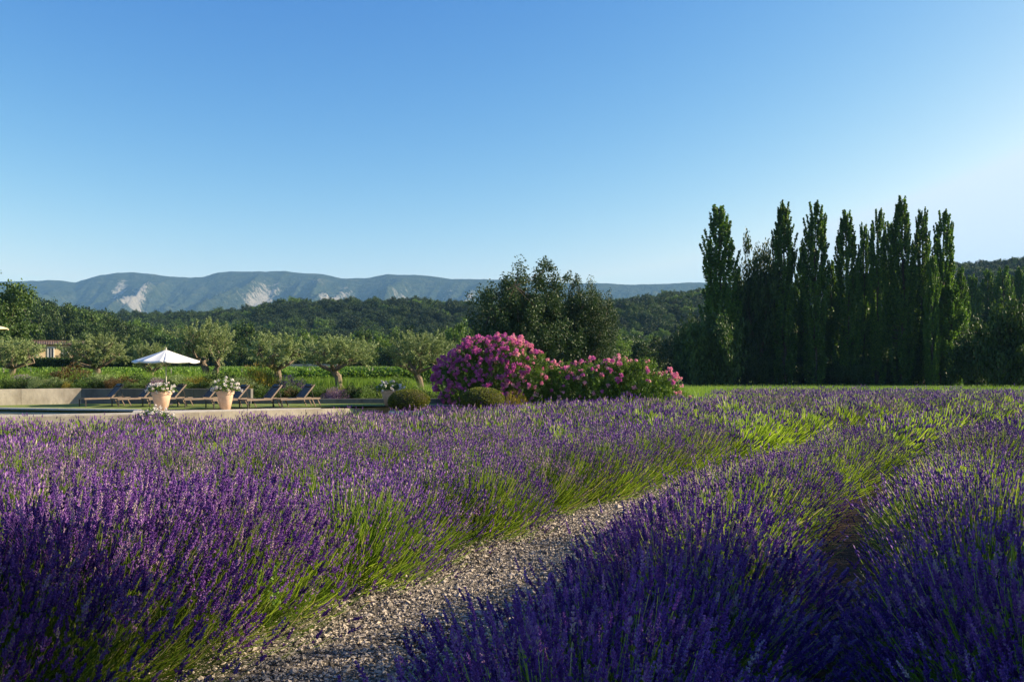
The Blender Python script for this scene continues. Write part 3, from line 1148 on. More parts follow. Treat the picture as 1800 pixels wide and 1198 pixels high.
PINEC = [('trunk', OAK[0][0][1]), ('crown', OAK[2][1][1].copy())]
PINEC[1][1].materials.clear()
PINEC[1][1].materials.append(M['pine'])
tr, cr = clump_tree(7, 13, 6.6, 1.2, 9, 430, 125, .25, .6, up=.7, clr=.145, shell=.30, trunk_r=.4, tips=.38)
BIG = [('trunk', tr.mesh('trunk', M['bark'])), ('crown', cr.mesh('crown', M['broad']))]
place(BIG, None, 14.2, 7.3, 'broadleaf_tree', 'tree', 928, 451, 240, 82, 'large dark broadleaf tree behind the pink oleanders, left part', 'pair of large broadleaf trees')
place(BIG, None, 14.2, 7.0, 'broadleaf_tree', 'tree', 1030, 482, 130, 84, 'smaller leaning broadleaf tree joined to the large one on its right', 'pair of large broadleaf trees')

place(DENSE[0], None, 10, 4.6, 'broadleaf_tree', 'tree', 1338, 416, 84, 114, 'broad round tree between the first two tall poplars', None)
place(DENSE[1], None, 10, 4.6, 'broadleaf_tree', 'tree', 1306, 462, 96, 118, 'lower dark tree at the foot of the first poplar, right side', None)
place(MOUND[2], None, 5, 4.6, 'broadleaf_tree', 'tree', 1250, 562, 100, 107, 'low spreading dark tree at the foot of the first poplar', None)
place(MOUND[0], None, 5, 4.6, 'broadleaf_tree', 'tree', 1786, 545, 120, 84, 'dark rounded tree with sunlit crown at the right edge', None)
place(MOUND[1], None, 5, 4.6, 'broadleaf_tree', 'tree', 1718, 588, 90, 92, 'low dark tree between the poplar row and the rounded tree', None)
place(DENSE[2], None, 10, 4.6, 'broadleaf_tree', 'tree', -12, 476, 140, 92, 'tall dark tree cut by the left edge above the olive tree', None)
place(DENSE[1], None, 10, 4.6, 'broadleaf_tree', 'tree', 26, 545, 44, 98, 'lower tree leaning right from the tall tree at the left edge', None)
rs_ = np.random.default_rng(77)
for i, px in enumerate(np.arange(1205, 1850, 26)):
    for j, (Yj, t0, t1) in enumerate([(114, 618, 640), (123, 560, 600)]):
        pxx = float(px + rs_.uniform(-8, 8) + 13 * j)
        if j == 1 and pxx > 1700:
            t0, t1 = 590, 610
        place(MOUND[(i + j) % 3], None, 5, 4.6, 'dark_shrub', 'shrub', pxx, float(rs_.uniform(t0, t1)), float(rs_.uniform(46, 66)), Yj + float(rs_.uniform(-3, 3)),
              ('dark shrub in the shade before the poplar row, %s from the left' % ordn(i)) if j == 0 else ('taller undergrowth shrub behind the poplar trunks, %s from the left' % ordn(i)), 'shrubs under the poplar row' if j == 0 else 'undergrowth behind the poplar row')

# wood on the left slope and behind the vineyard: single trees
left_w = [(45, 524, 52, 230), (84, 531, 50, 225), (122, 538, 50, 228), (152, 543, 44, 220), (185, 552, 46, 222), (216, 562, 44, 215), (250, 573, 42, 212), (285, 586, 42, 205), (315, 594, 34, 200),
          (70, 552, 48, 195), (104, 560, 44, 190), (140, 564, 48, 192), (176, 574, 44, 188), (208, 582, 44, 185), (240, 592, 40, 182), (62, 575, 40, 170), (150, 590, 40, 165)]
for i, (px, py, w, Y) in enumerate(left_w):
    x = (px - 900) / F * Y
    place(OAK[i % 4], None, 10, 4.6, 'oak_tree', 'tree', px, py, w, Y, ('rounded oak, %s from the left in the %s line of the wood behind the house' % (ordn(i if i < 9 else (i - 9 if i < 15 else i - 15)), 'upper' if i < 9 else ('middle' if i < 15 else 'lowest'))), 'oaks in the wood behind the house', base_z=float(max(hz(x, Y), gz(x, Y) - .3)))
mid_w = [(345, 590, 40, 165, 0), (380, 575, 46, 170, 0), (430, 566, 52, 168, 1), (462, 584, 44, 160, 0), (500, 590, 40, 172, 0), (540, 583, 44, 165, 2), (572, 586, 40, 168, 1), (668, 590, 44, 160, 2), (640, 578, 40, 175, 0),
         (700, 584, 46, 168, 1), (735, 592, 40, 160, 0), (775, 580, 44, 170, 0), (808, 566, 46, 150, 2), (845, 588, 44, 158, 1), (1085, 590, 50, 160, 2), (1125, 596, 44, 165, 0), (1158, 590, 44, 172, 1), (1190, 585, 46, 160, 0),
         (600, 600, 44, 155, 1), (310, 602, 40, 150, 1), (415, 602, 44, 150, 0), (520, 605, 44, 150, 0), (690, 610, 44, 150, 0), (760, 612, 44, 150, 0), (1060, 600, 44, 150, 0), (1215, 575, 40, 168, 0), (240, 612, 44, 150, 0), (280, 610, 44, 152, 1), (640, 608, 40, 152, 0), (470, 610, 40, 150, 1), (560, 612, 40, 150, 0), (820, 606, 50, 152, 0), (870, 600, 50, 152, 0), (1000, 600, 60, 152, 0), (930, 600, 60, 152, 0)]
mid_w.sort()
for i, (px, py, w, Y, k) in enumerate(mid_w):
    prt = LIGHTC if k == 2 else (PINEC if i % 5 == 3 else OAK[(i + k) % 4])
    lab = '%s green tree in the belt behind the vineyard, %s counted from the left' % ('pale' if k == 2 else 'dark', ordn(i))
    place(prt, None, 10, 4.6, 'field_tree', 'tree', px, py, w * 1.1, Y, lab, 'trees of the belt behind the vineyard')

# far-off woods on the hills
rf = np.random.default_rng(11)
crowns = [o for o in COL.objects if o.name.startswith('crown') and o.data in [OAK[k][1][1] for k in range(4)] + [LIGHTC[1][1], PINEC[1][1]]]
first = {}
for o in crowns:
    first.setdefault(o.data.name, o)
pts = {k: [] for k in first}
keys = list(first)
Yv = 185.0
while Yv < 790:
    step = 6.4 + Yv * .004
    for X in np.arange(-.68 * Yv - 20, .68 * Yv + 20, step):
        x, y = X + rf.normal(0, step * .3), Yv + rf.normal(0, step * .3)
        u = float(px_of(x, y))
        if 250 < y < 430 and u > 380 and math.sin(x * .03 + y * .05) + math.sin(y * .11) > 1.05:
            continue
        if y < 260 and u > 1250:
            continue
        z = float(hz(x, y))
        if y < 200:
            z = max(z, -1)
        s = rf.uniform(.62, 1.05)
        k = keys[int(rf.integers(0, len(keys)))]
        if rf.random() < (.55 if y > 300 else .2):
            k = PINEC[1][1].name
        pts[k].append((x, y, z - .8, rf.uniform(0, 6.28), s * rf.uniform(.85, 1.1), s * rf.uniform(.8, 1.15)))
    Yv += step
for k, L in pts.items():
    A = np.array(L)
    eul = np.stack([A[:, 3] * 0, A[:, 3] * 0, A[:, 3]], 1)
    scatter('far_wood', first[k], A[:, :3], eul, np.stack([A[:, 4], A[:, 4], A[:, 5]], 1), label='wood covering the hills beyond the vineyard')


# olive trees
def olive_mesh(seed, bend=(0.0, 0.0), two=False, Ht=3.6, R=1.9):
    r = np.random.default_rng(seed)
    tr, cr = MB(), MB()
    fork = np.array([bend[0], bend[1], 1.45])
    zz = np.linspace(0, 1, 7)
    P = np.stack([bend[0] * zz ** 1.5 + .09 * np.sin(zz * 6 + seed), bend[1] * zz + .07 * np.cos(zz * 5 + seed), 1.5 * zz - .1], 1)
    P[-1] = fork
    tube(tr, P, np.array([.33, .24, .20, .18, .19, .20, .16]), 9, cap=False)
    if two:
        P2 = P.copy()
        P2[:, 0] = -P[:, 0] * 1.3 + .12
        P2[-1] = (-bend[0] * 1.3, 0, 1.35)
        tube(tr, P2, np.array([.26, .2, .17, .16, .16, .15, .12]), 8, cap=False)
    ends = []
    for k in range(7):
        a = 2 * math.pi * k / 7 + r.uniform(-.3, .3)
        st = fork if not (two and math.cos(a) * bend[0] < 0) else np.array([-bend[0] * 1.3, 0, 1.35])
        e = fork + np.array([math.cos(a) * R * .62, math.sin(a) * R * .62, r.uniform(.25, 1.2)])
        mid = (st + e) / 2 + r.normal(0, .1, 3) + [0, 0, -.1]
        tube(tr, np.array([st, mid, e]), [.12, .085, .035], 5)
        ends.append(e)
    ends = np.array(ends)
    cc = np.array([bend[0] * .6, bend[1] * .6, Ht * .72])
    for k in range(170):
        d = unit(r.normal(size=3) + np.array([0, 0, .12]))
        c = cc + d * np.array([R, R, Ht * .27]) * r.uniform(.45, .98) * (1 + .16 * math.sin(4 * d[0] + seed * 2) + .1 * math.sin(6 * d[2] + 3 * d[1]))
        e = ends[np.argmin(np.linalg.norm(ends - c, axis=1))]
        if k % 3 == 0:
            tube(tr, np.array([e, (e + c) / 2 + r.normal(0, .05, 3), c]), [.025, .016, .006], 3)
        n = 115
        Ls = r.uniform(.25, .62)
        ax = unit(d * .7 + r.normal(0, .45, 3) + np.array([0, 0, .55]))
        u = r.random(n)
        Pl = c + ax[None] * ((u - .35) * Ls * 1.3)[:, None] + rand_unit(n, r) * (.20 * (1 - .7 * u) * r.random(n) ** .5)[:, None]
        leaves(cr, Pl, .10, r, .36, direction=ax[None], spread=.9)
    return tr, cr


OL = []
for s, (b_, two) in enumerate([((.35, 0), False), ((-.6, .1), False), ((-.4, 0), True), ((.12, 0), False)]):
    tr, cr = olive_mesh(20 + s, b_, two)
    OL.append([('trunk', tr.mesh('trunk', M['pale_bark'])), ('crown', cr.mesh('crown', M['olive']))])
for (px, top, w, Y, k, rz, lab) in [
        (14, 588, 100, 49, 0, 0, 'olive tree with pale trunk cut by the left edge'),
        (170, 584, 118, 54, 3, 2.0, 'wide low olive tree in front of the ochre house'),
        (262, 596, 66, 60, 0, 1.0, 'small olive tree seen behind the white parasol'),
        (368, 562, 108, 54, 2, 0, 'tallest olive tree with two trunks, right of the parasol'),
        (484, 582, 118, 52, 3, 0.4, 'olive tree with a thick straight trunk behind the loungers'),
        (606, 584, 122, 47, 1, 0, 'olive tree with a bent trunk right of the loungers'),
        (750, 578, 112, 50, 1, 0.5, 'leaning olive tree next to the magenta oleander')]:
    x = (px - 900) / F * Y
    z0 = float(gz(x, Y)) - .05
    top_z = H - (top - HOR) / F * Y
    tree_thing('olive_tree', lab, 'olive tree', OL[k], (x, Y, z0), rz, (w / F * Y / 3.6,) * 2 + ((top_z - z0) / 3.75,), 'olive trees behind the terrace')


# ------------------------------------------------------------------ shrubs and borders
def shrub_mesh(seed, R, Hs, n, ls, mat, aspect=.35, up=.5, flowers=None, nf=0):
    r = np.random.default_rng(seed)
    mb, st = MB(), MB()
    d = unit(r.normal(size=(n, 3)) * np.array([1, 1, .8]))
    d[:, 2] = np.abs(d[:, 2])
    q = r.random(n) ** .35
    bump = 1 + .14 * np.sin(5 * d[:, 0] + seed) * np.cos(4 * d[:, 1]) + .1 * np.sin(9 * d[:, 2] + 7 * d[:, 0])
    P = d * np.array([R, R, Hs]) * (q * bump)[:, None]
    leaves(mb, P, ls, r, aspect, direction=unit(d + np.array([0, 0, up])), spread=.8)
    for k in range(9):
        a = 2 * math.pi * k / 9
        tube(st, np.array([(0, 0, -.1), (math.cos(a) * R * .3, math.sin(a) * R * .3, Hs * .4), (math.cos(a) * R * .6, math.sin(a) * R * .6, Hs * .75)]), [.025, .018, .008], 4)
    out = [('stems', st.mesh('stems', M['bark'])), ('foliage', mb.mesh('foliage', mat))]
    if flowers:
        fb = MB()
        d = unit(r.normal(size=(nf, 3)) + np.array([0, 0, .5]))
        d[:, 2] = np.abs(d[:, 2])
        for k in range(nf):
            c = d[k] * np.array([R, R, Hs]) * r.uniform(.95, 1.12)
            leaves(fb, c + rand_unit(7, r) * .03, .07, r, .8)
        out.append(('flowers', fb.mesh('flowers', flowers)))
    return out


SH = {
    'green': shrub_mesh(1, 1.0, 1.0, 3200, .13, M['light'], .3, .8),
    'dark': shrub_mesh(2, 1.0, 1.0, 3200, .13, M['oak'], .4, .3),
    'bronze': shrub_mesh(3, 1.0, 1.0, 3000, .12, M['bronze'], .35, .6),
    'yellow': shrub_mesh(4, 1.0, 1.0, 3000, .16, M['yellow'], .12, 1.6),
    'grey': shrub_mesh(5, 1.0, 1.0, 3200, .11, M['olive'], .25, .9),
    'purple': shrub_mesh(6, 1.0, 1.0, 3000, .11, M['lav_fade'], .2, 1.4),
}
names = {'green': 'light green leafy', 'dark': 'dark green', 'bronze': 'bronze red', 'yellow': 'yellow green grassy', 'grey': 'grey green', 'purple': 'mauve flowering'}
for (px, py_top, w, Y, k, where) in [
        (12, 664, 62, 43.5, 'green', 'above the sunlit end of the retaining wall at the left edge'), (42, 660, 50, 45, 'purple', 'above the sunlit retaining wall near the pale olive trunk'),
        (72, 658, 56, 45, 'green', 'above the sunlit retaining wall left of the bronze shrub'), (95, 664, 40, 43.5, 'grey', 'at the foot of the bronze shrub above the wall'),
        (122, 646, 66, 47, 'bronze', 'in the border left of the wide low olive'), (152, 664, 50, 44, 'dark', 'hanging over the wall above the first lounger'),
        (182, 658, 50, 45.5, 'grey', 'below the trunk of the wide low olive'), (212, 664, 50, 44, 'bronze', 'above the second lounger in the border'),
        (238, 660, 46, 45, 'dark', 'behind the left flower pot in the border'), (272, 664, 50, 44.5, 'green', 'behind the parasol pole, left side'),
        (310, 660, 56, 45, 'grey', 'behind the parasol pole, right side'), (345, 664, 46, 44, 'yellow', 'between the parasol and the second pot'),
        (385, 656, 60, 45, 'dark', 'behind the second flower pot'), (420, 664, 46, 44, 'grey', 'behind the fifth lounger'),
        (456, 646, 52, 45.5, 'yellow', 'left of the thick straight olive trunk'), (455, 676, 46, 43.2, 'dark', 'beneath the yellow shrub behind the loungers'),
        (508, 662, 50, 46, 'purple', 'right of the thick straight olive trunk'), (512, 678, 50, 43.2, 'green', 'behind the last lounger'),
        (556, 680, 52, 43.4, 'green', 'just right of the last lounger'), (590, 684, 42, 43.4, 'yellow', 'left of the bent olive trunk'),
        (650, 678, 50, 43.8, 'dark', 'between the bent olive trunk and the third pot'), (735, 686, 50, 44, 'dark', 'behind the first clipped boxwood ball'),
        (770, 690, 50, 43.5, 'green', 'between the two clipped boxwood balls'), (700, 664, 50, 47, 'green', 'behind the third pot in the border'),
        (905, 694, 34, 37.6, 'yellow', 'at the foot of the magenta oleander right of the second boxwood')]:
    x = (px - 900) / F * Y
    z0 = float(gz(x, Y)) - .08
    top = H - (py_top - HOR) / F * Y
    tree_thing('border_shrub', '%s shrub %s' % (names[k], where), 'shrub', SH[k], (x, Y, z0), px * .7, (w / F * Y / 2 * 1.4,) * 2 + ((top - z0) * 1.12,), 'shrubs in the border behind the terrace')


er_ = np.random.default_rng(55)
kk = ['dark', 'green', 'dark', 'grey', 'dark', 'yellow', 'green', 'dark', 'bronze', 'dark', 'green', 'purple']
for i in range(26):
    px = -10 + i * 26 + er_.uniform(-6, 6)
    Y = 42.4 + er_.uniform(-.2, .5)
    x = (px - 900) / F * Y
    k = kk[i % 12]
    z0 = float(gz(x, 44.0)) - .1
    sx = er_.uniform(.5, .8)
    tree_thing('edging_shrub', '%s low shrub spilling over the retaining wall, %s from the left' % (names[k], ordn(i)), 'shrub', SH[k], (x, Y, z0), px * .7, (sx, sx * .6, er_.uniform(.45, .75)), 'low shrubs along the top of the retaining wall')


def blades(name, n, area, h, w, mat, label, zf=gz, seed=1, aval=None):
    r = np.random.default_rng(seed)
    P = area(r, n)
    x, y = P[:, 0], P[:, 1]
    n = len(x)
    hh = h * r.uniform(.45, 1.15, n)
    a = r.uniform(0, 6.28, n)
    tl = r.normal(0, .22, (n, 2)) * hh[:, None]
    z = zf(x, y)
    ww = w * r.uniform(.6, 1.2, n)
    V = np.stack([np.stack([x - np.cos(a) * ww, y - np.sin(a) * ww, z - .03], 1), np.stack([x + np.cos(a) * ww, y + np.sin(a) * ww, z - .03], 1),
                  np.stack([x + tl[:, 0], y + tl[:, 1], z + hh], 1)], 1)
    mb = MB()
    mb.add(V.reshape(-1, 3), None, np.arange(3 * n).reshape(n, 3), a=np.repeat(r.random(n), 3))
    return tag(mb.build(name, mat), label, kind='stuff')


def area_right(r, n):
    y = r.uniform(61, 82, n)
    u = r.uniform(1150, 1900, n)
    x = (u - 900) / F * y
    return np.stack([x, y], 1)[y > field_ymax(x) - .5]


def area_mid(r, n):
    y = r.uniform(38, 62, n)
    x = r.uniform(6, 18, n)
    k = y > field_ymax(x) - .3
    return np.stack([x, y], 1)[k]


def area_bank(r, n):
    y = r.uniform(42.2, 62, n)
    u = r.uniform(-60, 860, n)
    return np.stack([(u - 900) / F * y, y], 1)


blades('tall_grass', 42000, area_right, .75, .022, M['meadow'], 'tall meadow grass between the lavender and the poplars', seed=2)
blades('tall_grass', 22000, area_mid, .95, .018, M['meadow'], 'meadow grass beyond the pink oleander', seed=3)
blades('meadow_grass', 90000, area_bank, .34, .016, M['grass'], 'green weeds and grass of the border bank', seed=4)


def area_meadow(r, n):
    y = r.uniform(46, 66, n)
    u = r.uniform(-60, 900, n)
    return np.stack([(u - 900) / F * y, y], 1)


blades('meadow_grass', 60000, area_meadow, .95, .02, M['meadow'], 'tall bright green grass between the olive trees and the vines', seed=5)


# vineyard: rows of vines with posts
vrng = np.random.default_rng(9)
vm = []
for s in range(3):
    mb = MB()
    n = 6500
    Lx = 10.0
    x = vrng.uniform(-Lx / 2, Lx / 2, n)
    hgt = 1.15 + .12 * np.sin(x * 3.1 + s) + .1 * np.sin(x * 7.7 + s * 2)
    z = .25 + (hgt - .1) * vrng.random(n) ** .7
    y = vrng.normal(0, .19, n)
    leaves(mb, np.stack([x, y, z], 1), .19, vrng, .85)
    k = 240
    leaves(mb, np.stack([vrng.uniform(-5, 5, k), vrng.normal(0, .1, k), vrng.uniform(1.2, 1.62, k)], 1), .16, vrng, .7)
    vm.append(mb.mesh('foliage', M['vine']))
pm = MB()
box(pm, (0, 0, .78), (.07, .07, 1.65))
post_me = pm.mesh('post', M['post'])
order = ['nearest', 'second', 'third', 'fourth', 'fifth', 'sixth', 'seventh', 'eighth', 'ninth', 'tenth', 'eleventh', 'twelfth', 'thirteenth']
vy = [63, 67.5, 72, 77, 82.5, 88.5, 95, 102, 110, 119, 129, 140]
th = math.radians(24)
dx_, dy_ = math.cos(th), math.sin(th)
for i in range(13):
    # rows run obliquely, their right end farther away
    ox, oy = 0.0, 74 + i * 7.0
    seg = []
    for q in np.arange(-90, 90, 2.0):
        x, y = ox + q * dx_, oy + q * dy_
        u = 900 + F * x / y if y > 1 else -999
        if 60 < y < 142 and -60 < u < 880 and not (y > 98 and u < 235):
            seg.append(q)
    if not seg:
        continue
    t = thing('vine_row', '%s row of green vines counted from the olive trees' % order[i], 'vine row', (ox, oy, 0), th, 'vine rows of the vineyard')
    xx, j = seg[0], 0
    while xx < seg[-1]:
        o = link('foliage', vm[(i + j) % 3], t, (xx + 5, 0, 0))
        o['kind'] = 'stuff'
        if j % 2:
            o.rotation_euler = (0, 0, math.pi)
        xx += 9.7
        j += 1
    xx = seg[0] + vrng.uniform(0, 3)
    while xx < seg[-1]:
        o = link('post', post_me, t, (xx, 0, 0))
        o.rotation_euler = (vrng.normal(0, .03), vrng.normal(0, .03), 0)
        xx += 5.0


# ------------------------------------------------------------------ terrace, pool, walls
A1, A2, A3 = np.array([-31.0, 25.9]), np.array([-14.6, 33.1]), np.array([-5.2, 39.0])
slab = MB()
poly = [A1, A2, A3, np.array([.5, 39.2]), np.array([.5, 42.0]), np.array([-36, 42.0])]
# the pool is a hole in the terrace: terrace pieces around it
P1, P2, P3, P4 = np.array([-30.6, 26.6]), np.array([-14.9, 33.42]), np.array([-15.6, 35.3]), np.array([-31.2, 38.7])


def slab_poly(mb, pts, z0, z1):
    pts = [np.asarray(p, float) for p in pts]
    n = len(pts)
    V = [(p[0], p[1], z0) for p in pts] + [(p[0], p[1], z1) for p in pts]
    Q = [(i, (i + 1) % n, n + (i + 1) % n, n + i) for i in range(n)]
    T = [(n, n + i, n + i + 1) for i in range(1, n - 1)] + [(0, i + 1, i) for i in range(1, n - 1)]
    mb.add(V, Q, T)
    return mb


lawn = MB()
slab_poly(lawn, [P4 + [-.3, .34], P3 + [.08, .36], [-12.9, 35.6], [-4.9, 39.7], [.5, 40.0], [.5, 41.9], [-36, 41.9], [-36, 40]], -1.4, -.004)
tag(lawn.build('lawn', M['lawn']), kind='structure')
pave = MB()
slab_poly(pave, [P3 + [.34, .36], P2 + [.3, -.0], A2 + [.1, .32], A3 + [.0, .3], [.5, 39.4], [.5, 39.98], [-4.9, 39.68], [-12.9, 35.58]], -1.4, 0.0)
tag(pave.build('terrace_paving', M['coping']), kind='structure')
wat = MB()
slab_poly(wat, [P1, P2, P3, P4], -1.3, -.10)
tag(wat.build('pool_water', M['water']), kind='structure')


def coping_run(name, label, p, q, w, z, h, L, mat, group=None, seed=0):
    """a run of separate slabs along p-q"""
    r = np.random.default_rng(seed)
    p, q = np.asarray(p, float), np.asarray(q, float)
    d = q - p
    tot = np.linalg.norm(d)
    d /= tot
    ang = math.atan2(d[1], d[0])
    t = thing(name, label, 'pool edge', (p[0], p[1], z), ang, group)
    n = max(1, int(round(tot / L)))
    l = tot / n
    mb = MB()
    box(mb, (0, 0, 0), (l - .012, w, h))
    me = mb.mesh('coping_slab', mat)
    for i in range(n):
        link('coping_slab', me, t, ((i + .5) * l, 0, r.normal(0, .0012)))
    return t


coping_run('pool_coping', 'pale stone coping along the far side of the pool', P4 + [0, .17], P3 + [0.1, .17], .34, -.005, .07, 1.2, M['coping'], seed=1)
coping_run('pool_coping', 'pale stone coping across the right end of the pool', P3 + [.15, .0], P2 + [.15, .12], .30, -.005, .07, .8, M['coping'], seed=2)
coping_run('pool_coping', 'narrow stone coping on top of the pool wall facing the lavender', A1 + [.1, .36], A2 + [0, .17], .36, -.012, .06, 1.2, M['coping'], seed=3)


def wall_run(name, label, p, q, th, z0, z1, L, mat, cap=None, seed=0):
    r = np.random.default_rng(seed)
    p, q = np.asarray(p, float), np.asarray(q, float)
    d = q - p
    tot = np.linalg.norm(d)
    d /= tot
    t = thing(name, label, 'wall', (p[0], p[1], z0), math.atan2(d[1], d[0]))
    n = max(1, int(round(tot / L)))
    l = tot / n
    mb = MB()
    box(mb, (0, 0, (z1 - z0) / 2), (l - .008, th, z1 - z0))
    me = mb.mesh('wall_panel', mat)
    back = MB()
    box(back, (tot / 2, 0, (z1 - z0) / 2 - .02), (tot - .04, th - .06, z1 - z0 - .04))
    back.build('wall_core', M['soil'], t)
    for i in range(n):
        o = link('wall_panel', me, t, ((i + .5) * l, r.normal(0, .003), 0))
    if cap:
        mb = MB()
        box(mb, (0, 0, 0), (l - .01, th + .08, .05))
        cme = mb.mesh('coping_slab', cap)
        for i in range(n):
            link('coping_slab', cme, t, ((i + .5) * l, 0, z1 - z0 + .028))
    return t


wall_run('pool_wall', 'sunlit pale pool wall rising behind the lavender at the left edge', A1, A2 + [-.02, 0], .28, -1.5, -.045, 2.4, M['plaster'], seed=1)
wall_run('terrace_wall', 'low pale terrace wall behind the lavender under the flower pots', A2 + [.1, .1], A3, .3, -1.5, -.03, 2.2, M['plaster'], seed=2)
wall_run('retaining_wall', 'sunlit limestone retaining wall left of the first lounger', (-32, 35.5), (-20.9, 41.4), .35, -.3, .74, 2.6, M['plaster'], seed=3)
wall_run('retaining_wall', 'shaded retaining wall behind the row of loungers', (-20.95, 41.44), (-12.6, 41.35), .35, -.3, .72, 2.6, M['shade_stone'], seed=4)  # shade on this wall is partly painted by its darker stone
wall_run('retaining_wall', 'low grey kerb wall between the last lounger and the boxwood balls', (-12.5, 41.5), (.4, 42.2), .35, -.3, .22, 2.6, M['shade_stone'], seed=5)


# ------------------------------------------------------------------ loungers
def make_lounger():
    t = thing('sun_lounger', '', 'sun lounger', (0, 0, 0), 0, 'sun loungers on the terrace')
    L, Wd, zs = 2.05, .70, .36
    Lb = 1.22          # seat length from the foot
    bx_, bz = .55, .62  # backrest run and rise
    for s in (-1, 1):
        y = s * Wd / 2
        mb = MB()
        bar(mb, (0, y, zs), (L, y, zs), .045, .075)
        mb.build('side_rail', M['wood'], t)
        mb = MB()
        bar(mb, (.06, y, zs - .03), (.06, y, 0), .045, .04, up=(1, 0, 0))
        mb.build('leg', M['dark_metal'], t)
        mb = MB()
        bar(mb, (L - .42, y, zs - .03), (L - .26, y, 0), .04, .04, up=(1, 0, 0))
        mb.build('leg', M['wood'], t)
        mb = MB()
        bar(mb, (L - .14, y, zs - .03), (L + .03, y, 0), .04, .04, up=(1, 0, 0))
        mb.build('leg', M['wood'], t)
    mb = MB()
    bar(mb, (0, -Wd / 2, zs), (0, Wd / 2, zs), .04, .055)
    bar(mb, (L, -Wd / 2, zs), (L, Wd / 2, zs), .04, .055)
    mb.build('cross_rail', M['wood'], t)
    mb = MB()
    for i in range(7):
        bar(mb, (.03 + i * Lb / 7, 0, zs + .012 - .012 * math.sin(i)), (.03 + (i + 1) * Lb / 7, 0, zs + .012 - .012 * math.sin(i + 1)), Wd - .05, .012)
    mb.build('seat_sling', M['sling'], t)
    for s in (-1, 1):
        mb = MB()
        bar(mb, (Lb, s * (Wd / 2 - .04), zs + .03), (Lb + bx_, s * (Wd / 2 - .04), zs + bz), .05, .06)
        mb.build('backrest_rail', M['wood'], t)
    mb = MB()
    bar(mb, (Lb + .02, 0, zs + .05), (Lb + bx_ * .97, 0, zs + bz * .97), Wd - .12, .012)
    mb.build('backrest_sling', M['sling'], t)
    mb = MB()
    bar(mb, (Lb + bx_ * .80 - .03, 0, zs + bz * .80 + .04), (Lb + bx_ * .96 - .03, 0, zs + bz * .96 + .04), Wd - .26, .06)
    mb.build('head_cushion', M['dark_metal'], t)
    mb = MB()
    for s in (-1, 1):
        bar(mb, (Lb + bx_ * .72, s * (Wd / 2 - .06), zs + bz * .70), (Lb + bx_ * .95, s * (Wd / 2 - .06), zs + .02), .02, .02, up=(1, 0, 0))
    mb.build('strut', M['dark_metal'], t)
    return t


lg = None
lspec = [(129, 715.0, 'lounger at the left end of the row, nearest the sunlit wall'), (187, 715.4, 'second lounger from the left, beside the left flower pot'),
         (242, 715.6, 'lounger mostly hidden behind the left flower pot'), (304, 716.0, 'lounger in the gap between the two flower pots'),
         (354, 718.0, 'lounger mostly hidden behind the right flower pot'), (414, 717.6, 'lounger just right of the right flower pot'),
         (474, 716.4, 'lounger at the right end of the row')]
for i, (px, py, lab) in enumerate(lspec):
    Y = (H + .004) * F / (py - HOR)
    ang = math.radians(48)
    # the front far corner is at px; the lounger's origin is the middle of its foot end
    x = (px - 900) / F * Y + .22
    lab = 'brown ' + lab
    if lg is None:
        lg = make_lounger()
        lg.location = (x, Y + .25, -.004)
        lg.rotation_euler = (0, 0, ang)
        lg['label'] = lab
    else:
        copy_tree(lg, (x, Y + .25, -.004), ang + rng.normal(0, .015), 1.0, lab)


# parasol
def make_parasol(name, label, loc, R, zr, zt, mat, rz=0.0):
    t = thing(name, label, 'parasol', loc, rz)
    mb = MB()
    lathe(mb, [(.0, .02), (.026, .02), (.026, zt), (0, zt)], 12)
    mb.build('pole', M['pole'], t, True)
    mb = MB()
    lathe(mb, [(0, .0), (.30, .0), (.30, .06), (.05, .09), (.045, .35), (0, .35)], 20)
    mb.build('base', M['dark_metal'], t)
    mb = MB()
    lathe(mb, [(0, zt - .03), (.035, zt - .02), (.03, zt + .03), (.015, zt + .09), (0, zt + .10)], 12)
    mb.build('finial', M['pole'], t, True)
    for k in range(8):
        a0, a1 = math.pi / 4 * k, math.pi / 4 * (k + 1)
        V, Q = [], []
        nr, na_ = 8, 6
        for i in range(nr + 1):
            q = i / nr
            for j in range(na_ + 1):
                f_ = j / na_
                a = a0 + (a1 - a0) * f_
                # straight hem between ribs, cloth sagging slightly between them
                rr = R * q * math.cos(math.pi / 8) / math.cos(a - (a0 + a1) / 2)
                sag = -.05 * math.sin(math.pi * f_) * q
                z = zt - (zt - zr) * q ** .92 + sag
                V.append((rr * math.cos(a), rr * math.sin(a), z))
        for i in range(nr):
            for j in range(na_):
                b0 = i * (na_ + 1) + j
                Q.append((b0, b0 + na_ + 1, b0 + na_ + 2, b0 + 1))
        m0 = len(V)
        # hem hanging down
        for j in range(na_ + 1):
            v = V[nr * (na_ + 1) + j]
            V.append((v[0] * .995, v[1] * .995, v[2] - .07))
        for j in range(na_):
            b0 = nr * (na_ + 1) + j
            Q.append((b0, m0 + j, m0 + j + 1, b0 + 1))
        mb = MB()
        mb.add(V, Q)
        o = mb.build('canopy_panel', mat, t, True)
        so = o.modifiers.new('solid', 'SOLIDIFY')
        so.thickness = .004
        mb = MB()
        bar(mb, (.03 * math.cos(a0), .03 * math.sin(a0), zt - .05), (R * math.cos(a0), R * math.sin(a0), zr - .035), .016, .02)
        rb_ = mb.build('rib', M['pole'], t)
        mb = MB()
        bar(mb, (.03 * math.cos(a0), .03 * math.sin(a0), zr - .25), (R * .5 * math.cos(a0), R * .5 * math.sin(a0), zt - (zt - zr) * .5 - .06), .014, .016)
        mb.build('strut', M['pole'], rb_)
    return t


